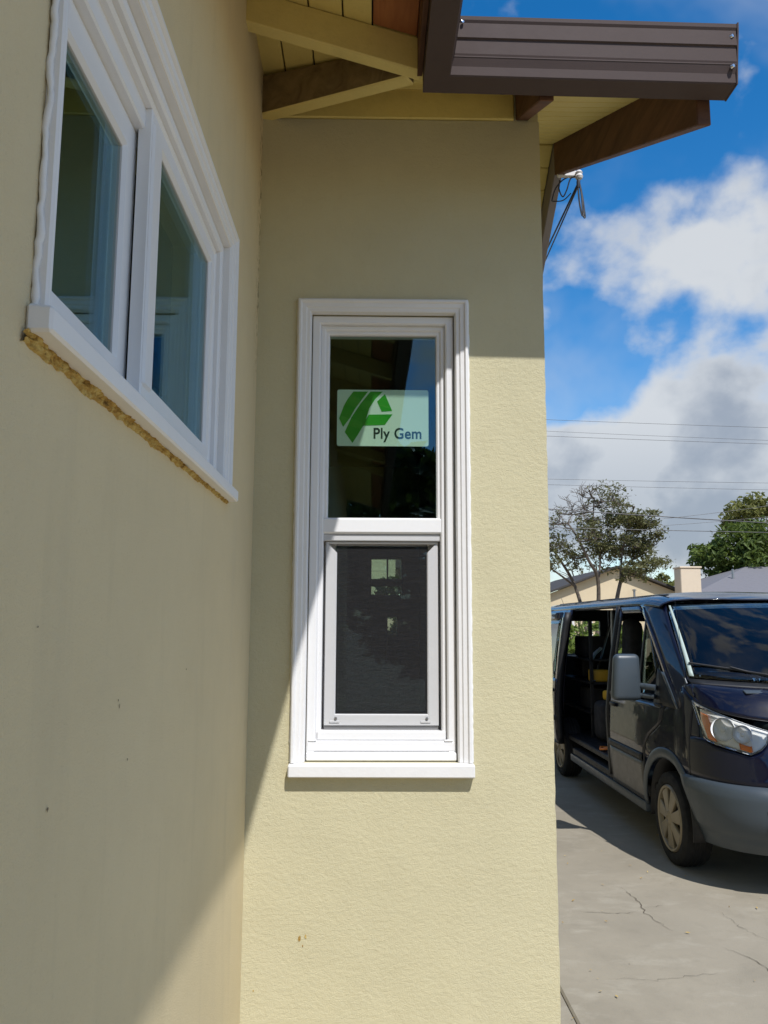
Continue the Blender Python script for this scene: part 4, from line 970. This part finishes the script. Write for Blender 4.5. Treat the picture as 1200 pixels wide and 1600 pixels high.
gw = wall('garden_wall', 1, 11.5, 11.7, -4.0, .34, 0, 2.9, [], 'stucco', None); tag(gw, 'sunlit cream wall glimpsed through the house', 'wall')

ob = thing('outbuilding', (.2, 15.6, 0), 'unseen cream building added for the reflection in the van door', 'building')  # unseen building, added to give the van door a cream reflection
wall('wall', 0, .30, .42, 12.7, 18.5, 0, 2.7, [(13.6, 14.5, 1.0, 2.0), (15.4, 18.0, .02, 2.15)], 'stucco', ob)
box('roof', (-2.5, 12.4, 2.701), (.75, 18.8, 2.83), 'roof_dark', ob, .01); box('wall', (-2.4, 12.7, 0), (.299, 12.82, 2.7), 'stucco', ob, 0)
box('garage_door', (.32, 15.42, .03), (.36, 17.98, 2.13), 'trim_paint', ob, .004)
wn = box('window', (.34, 13.62, 1.02), (.345, 14.48, 1.98), 'window_glass', ob, 0)
for q in ((13.54, 13.619, .94, 2.06), (14.481, 14.56, .94, 2.06), (13.62, 14.48, 1.981, 2.06), (13.62, 14.48, .94, 1.019)): box('trim', (.33, q[0], q[2]), (.445, q[1], q[3]), 'trim_paint', wn, .003)
# ------------------------------------------------------------------ trees
def leaf_cloud(pts, size, seed, flat=.5):
    random.seed(seed); V = []; Fc = []
    for p in pts:
        s = size*random.uniform(.6, 1.35); n = Vector((random.gauss(0, 1), random.gauss(0, 1), random.gauss(0, 1)+flat)).normalized()
        a = n.orthogonal().normalized(); a.rotate(Matrix.Rotation(random.uniform(0, 6.28), 3, n)); b = n.cross(a); q = len(V)
        V += [p-a*s, p+b*s*.42+n*s*.12, p+a*s, p-b*s*.42+n*s*.12]; Fc.append((q, q+1, q+2, q+3))
    return V, Fc
def grow(base, dirs, lens, rad, depth, spread, seed, lift=.1, split=(2, 3)):
    """recursive limbs; returns segments [(pts, radii)] and tips [(point, direction, depth)]"""
    random.seed(seed); segs = []; tips = []
    def go(p, d, ln, r, dep):
        P = [p]; R = [r]; n = 5
        for i in range(n):
            d = (d+Vector((random.gauss(0, .11), random.gauss(0, .11), random.gauss(0, .08)+lift*.25))).normalized()
            P.append(P[-1]+d*ln/n); R.append(r*(1-.42*(i+1)/n))
        segs.append((P, R))
        if dep <= 2: tips.append((P[-1], d, dep)); tips.append((P[3], d, dep))
        if dep == 0: return
        for k in range(random.randint(*split)):
            nd = (d+Vector((random.gauss(0, spread), random.gauss(0, spread), random.gauss(0, spread*.7)+lift))).normalized()
            q = P[-1] if k < 2 else P[random.randint(2, 4)]
            go(q, nd, ln*random.uniform(.62, .86), R[-1]*random.uniform(.7, .95), dep-1)
    for d, ln in zip(dirs, lens): go(Vector(base), Vector(d).normalized(), ln, rad, depth)
    return segs, tips
def limbs_mesh(name, segs, parent, sides=6, rmin=.0):
    V = []; Fc = []
    for P, R in segs: tube_geo(P, [max(r, rmin) for r in R], sides if R[0] > .04 else 4, V, Fc, False)
    return mk(name, V, Fc, 'bark', parent, 60)
# sparse spreading tree over the van roof
t1 = thing('spreading_tree', (6.05, 22, 0), 'sparse umbrella shaped tree with bare twigs above the parked van', 'tree')
random.seed(11)
STEMS = [[(6.05, 0), (5.85, 1.7), (5.62, 2.9), (5.18, 3.7), (4.7, 4.25)], [(6.1, 0), (6.12, 1.6), (6.12, 3.0), (5.8, 3.55), (5.5, 4.15), (5.35, 4.6)],
         [(6.2, 0), (6.45, 1.7), (6.72, 2.95), (7.05, 3.5), (7.55, 3.8), (7.95, 3.95)], [(6.12, 3.0), (6.25, 3.7), (6.15, 4.5), (6.2, 5.35)],
         [(6.72, 2.95), (6.85, 3.85), (7.0, 4.65), (7.05, 5.0)], [(5.62, 2.9), (5.0, 3.3), (4.5, 3.6)]]
segs = []; nodes = []
for k, S_ in enumerate(STEMS):
    C_ = [Vector((x, 22+.5*math.sin(k*2.1+q*.8)*q/3, z)) for q, (x, z) in enumerate(S_)]
    if k >= 3: C_[0] = min(nodes, key=lambda q: (q-Vector((S_[0][0], q.y, S_[0][1]))).length); C_[1:] = [Vector((c.x, c.y+(C_[0].y-22)*.6, c.z)) for c in C_[1:]]
    P = arc(C_, 6); n = len(P); r0 = .085 if k < 3 else .038
    segs.append((P, [lerp(r0, .02, (q/(n-1))**.7) for q in range(n)])); nodes += P[n//4:]
# foliage clumps: x, z, radius, leafiness (0 bare .. 1 full)
CL = [(4.75, 3.95, .42, .45), (4.72, 3.45, .38, .7), (5.2, 4.05, .48, .55), (5.6, 3.75, .42, .7), (5.78, 4.2, .55, .6), (5.15, 4.6, .5, .22), (5.8, 5.05, .55, .12), (6.4, 5.2, .48, .5),
      (6.65, 4.75, .55, .9), (6.4, 4.2, .5, .85), (6.3, 3.7, .48, .9), (7.1, 4.65, .48, 1.0), (7.5, 4.45, .48, 1.0), (7.65, 4.0, .42, 1.0), (7.2, 3.9, .5, 1.0), (7.2, 3.3, .45, 1.0), (6.8, 3.9, .42, .9),
      (7.8, 3.6, .3, .7), (4.65, 4.4, .42, .2), (6.15, 4.6, .45, .35), (4.3, 4.1, .5, .4), (4.2, 3.6, .45, .7), (6.0, 5.5, .35, .05), (6.9, 5.25, .35, .3), (5.4, 5.0, .4, .05)]
pts = []
for (x, z, r, lf) in CL:
    for rep in range(2):
        c = Vector((x+random.gauss(0, .06), 22+random.uniform(-.9, .9), z+random.gauss(0, .05)))
        nd = min(nodes, key=lambda q: (q-c).length+max(0, q.z-c.z)*1.5)
        mid_ = nd.lerp(c, .55)+Vector((random.gauss(0, .08), random.gauss(0, .1), -.06)); P = arc([nd, mid_, c], 4); segs.append((P, [lerp(.026, .011, q/(len(P)-1)) for q in range(len(P))]))
        for t in range(9 if lf < .5 else 7):
            d = Vector((random.gauss(0, 1), random.gauss(0, 1), random.gauss(.45, .7))).normalized(); st_ = P[random.randint(len(P)//2, len(P)-1)]
            e = st_+d*r*random.uniform(.6, 1.15); m_ = st_.lerp(e, .5)+Vector((random.gauss(0, .04), random.gauss(0, .04), .03)); segs.append(([st_, m_, e], [.010, .007, .004]))
            for u in range(3):
                q = m_.lerp(e, random.random()); e2 = q+Vector((random.gauss(0, .6), random.gauss(0, .6), random.gauss(.35, .5))).normalized()*r*random.uniform(.25, .5); segs.append(([q, e2], [.006, .0035]))
                for _ in range(int(17*lf*lf+6*lf)): 
                    pts.append(q.lerp(e2, random.random())+Vector((random.gauss(0, .085), random.gauss(0, .085), random.gauss(0, .045))))
limbs_mesh('trunk', segs, t1, 7)
V, Fc = leaf_cloud(pts, .052, 5, 1.2); mk('crown', V, Fc, 'leaf_sparse', t1)
# rounded dense trees
def dense_tree(name, base, h, cz, rx, rz, n, size, mat, label, seed, clumps=70, group=None, k=1.0):
    t = thing(name, base, label, 'tree', group); random.seed(seed)
    b = Vector(base); sg, tp = grow(base, [(0, 0, 1)], [max(.8, cz-rz*.7)], .2*k, 0, .3, seed); top = sg[0][0][-1]
    s2, _ = grow(top, [(math.cos(a), math.sin(a), 1.1) for a in (0.3, 1.7, 2.9, 4.2, 5.4)], [rx*.62]*5, .10*k, 2, .5, seed+1)
    limbs_mesh('trunk', sg+s2, t, 7); random.seed(seed+2); pts = []
    for c in range(clumps):
        d = Vector((random.gauss(0, 1), random.gauss(0, 1), random.gauss(0, 1))).normalized(); rr = random.uniform(.55, 1.0)
        cc_ = Vector((b.x+d.x*rx*rr, b.y+d.y*rx*rr, cz+d.z*rz*rr)); cr = random.uniform(.16, .30)*rx
        for _ in range(n//clumps):
            e = Vector((random.gauss(0, 1), random.gauss(0, 1), random.gauss(0, 1))).normalized()*cr*random.uniform(.55, 1.08); e.z *= .75
            pts.append(cc_+e)
    V, Fc = leaf_cloud(pts, size, seed+3); mk('crown', V, Fc, mat, t); return t
dense_tree('round_tree', (17.6, 37.5, 0), 6.6, 4.9, 2.35, 1.6, 9000, .15, 'leaf_dense', 'dense dark green round tree beside the chimney', 31, 90)
dense_tree('tall_tree', (22.5, 45, 0), 10, 7.0, 2.6, 2.7, 8000, .16, 'leaf_yellow', 'taller yellow green tree at the right edge behind the round tree', 41, 60)
dense_tree('far_tree', (21.5, 62, 0), 6, 4.4, 2.2, 1.5, 2500, .22, 'leaf_yellow', 'low far tree showing between gable roof and chimney', 51, 30)
dense_tree('far_tree', (11.5, 40, 0), 4, 3.0, 2.6, 1.0, 2500, .2, 'leaf_dark', 'low dark tree peeping over the left end of the gable roof', 52, 30)
dense_tree('shrub', (4.35, 15.6, 0), 2, 1.25, 1.15, .85, 3600, .075, 'leaf_shrub', 'bright green bush seen through the van windows', 61, 50, None, .3)
for y_, hh, sd_, wh in ((9.7, 1.2, 81, 'nearest'), (10.9, 1.35, 82, 'middle'), (12.0, 1.15, 83, 'farthest')):  # unseen bushes, added so the van flank mirrors something dark
    dense_tree('shrub', (.05, y_, 0), 2, hh, .75, hh*.85, 1500, .09, 'leaf_dark', wh+' of three unseen bushes added to darken the van flank', sd_, 30, 'unseen bushes added for the van reflection', .25)
# trees behind the photographer, seen only as reflections in the panes
dense_tree('garden_tree', (1.6, -11, 0), 6, 3.3, 2.6, 2.3, 3500, .22, 'leaf_dark', 'dark tree mirrored low in the narrow window panes', 71, 50)
dense_tree('garden_tree', (-2.2, -13, 0), 6, 3.4, 2.8, 2.4, 3500, .22, 'leaf_dark', 'dark tree mirrored at the left of the narrow window panes', 72, 50)

# ------------------------------------------------------------------ overhead wires
def wire(a, b, sag, r, label):
    a, b = Vector(a), Vector(b); P = [a.lerp(b, t/30)-Vector((0, 0, 4*sag*(t/30)*(1-t/30))) for t in range(31)]
    o = tube('overhead_wire', P, r*.6, 'cable_rubber', None, 5, origin=a); tag(o, label, 'wire', 'overhead wires across the sky')
def wline(p, q, y, r, sag, label, ext=1.2):
    """wire through two bearings (dx/dy, dz/dy) at distance y, carried on past both"""
    a = Vector((p[0]*y, y, 1.85+p[1]*y)); b = Vector((q[0]*y, y, 1.85+q[1]*y)); d = b-a
    wire(a-d*ext, b+d*ext, sag, r, label)
q = lambda px, py: ((px-580)/1265*1.0, (975-py)/1265)
wline(q(858, 786), q(1200, 806), 19, .020, .12, 'thick dark wire crossing the crown of the sparse tree')
wline(q(858, 820), q(1200, 826), 19.5, .014, .05, 'thin lower wire crossing the crown of the sparse tree')
wline(q(1044, 806), q(1200, 786), 24, .010, .05, 'short thin wire rising towards the tall tree', .4)
wline(q(1044, 817), q(1200, 803), 24.5, .009, .05, 'thin wire just below the rising one near the round tree', .4)
wline(q(860, 742), q(1200, 746), 34, .012, .1, 'thin wire low across the grey cloud, upper of its pair')
wline(q(860, 751), q(1200, 757), 34, .012, .1, 'thin wire low across the grey cloud, lower of its pair')
wline(q(860, 672), q(1200, 682), 34, .014, .1, 'thin high wire across the cloud, lower of the two strongest')
wline(q(860, 664), q(1200, 676), 34.4, .011, .1, 'thin high wire just above the strongest high wire')
wline(q(860, 645), q(1200, 655), 34, .013, .1, 'highest thin wire crossing blue sky and cloud')
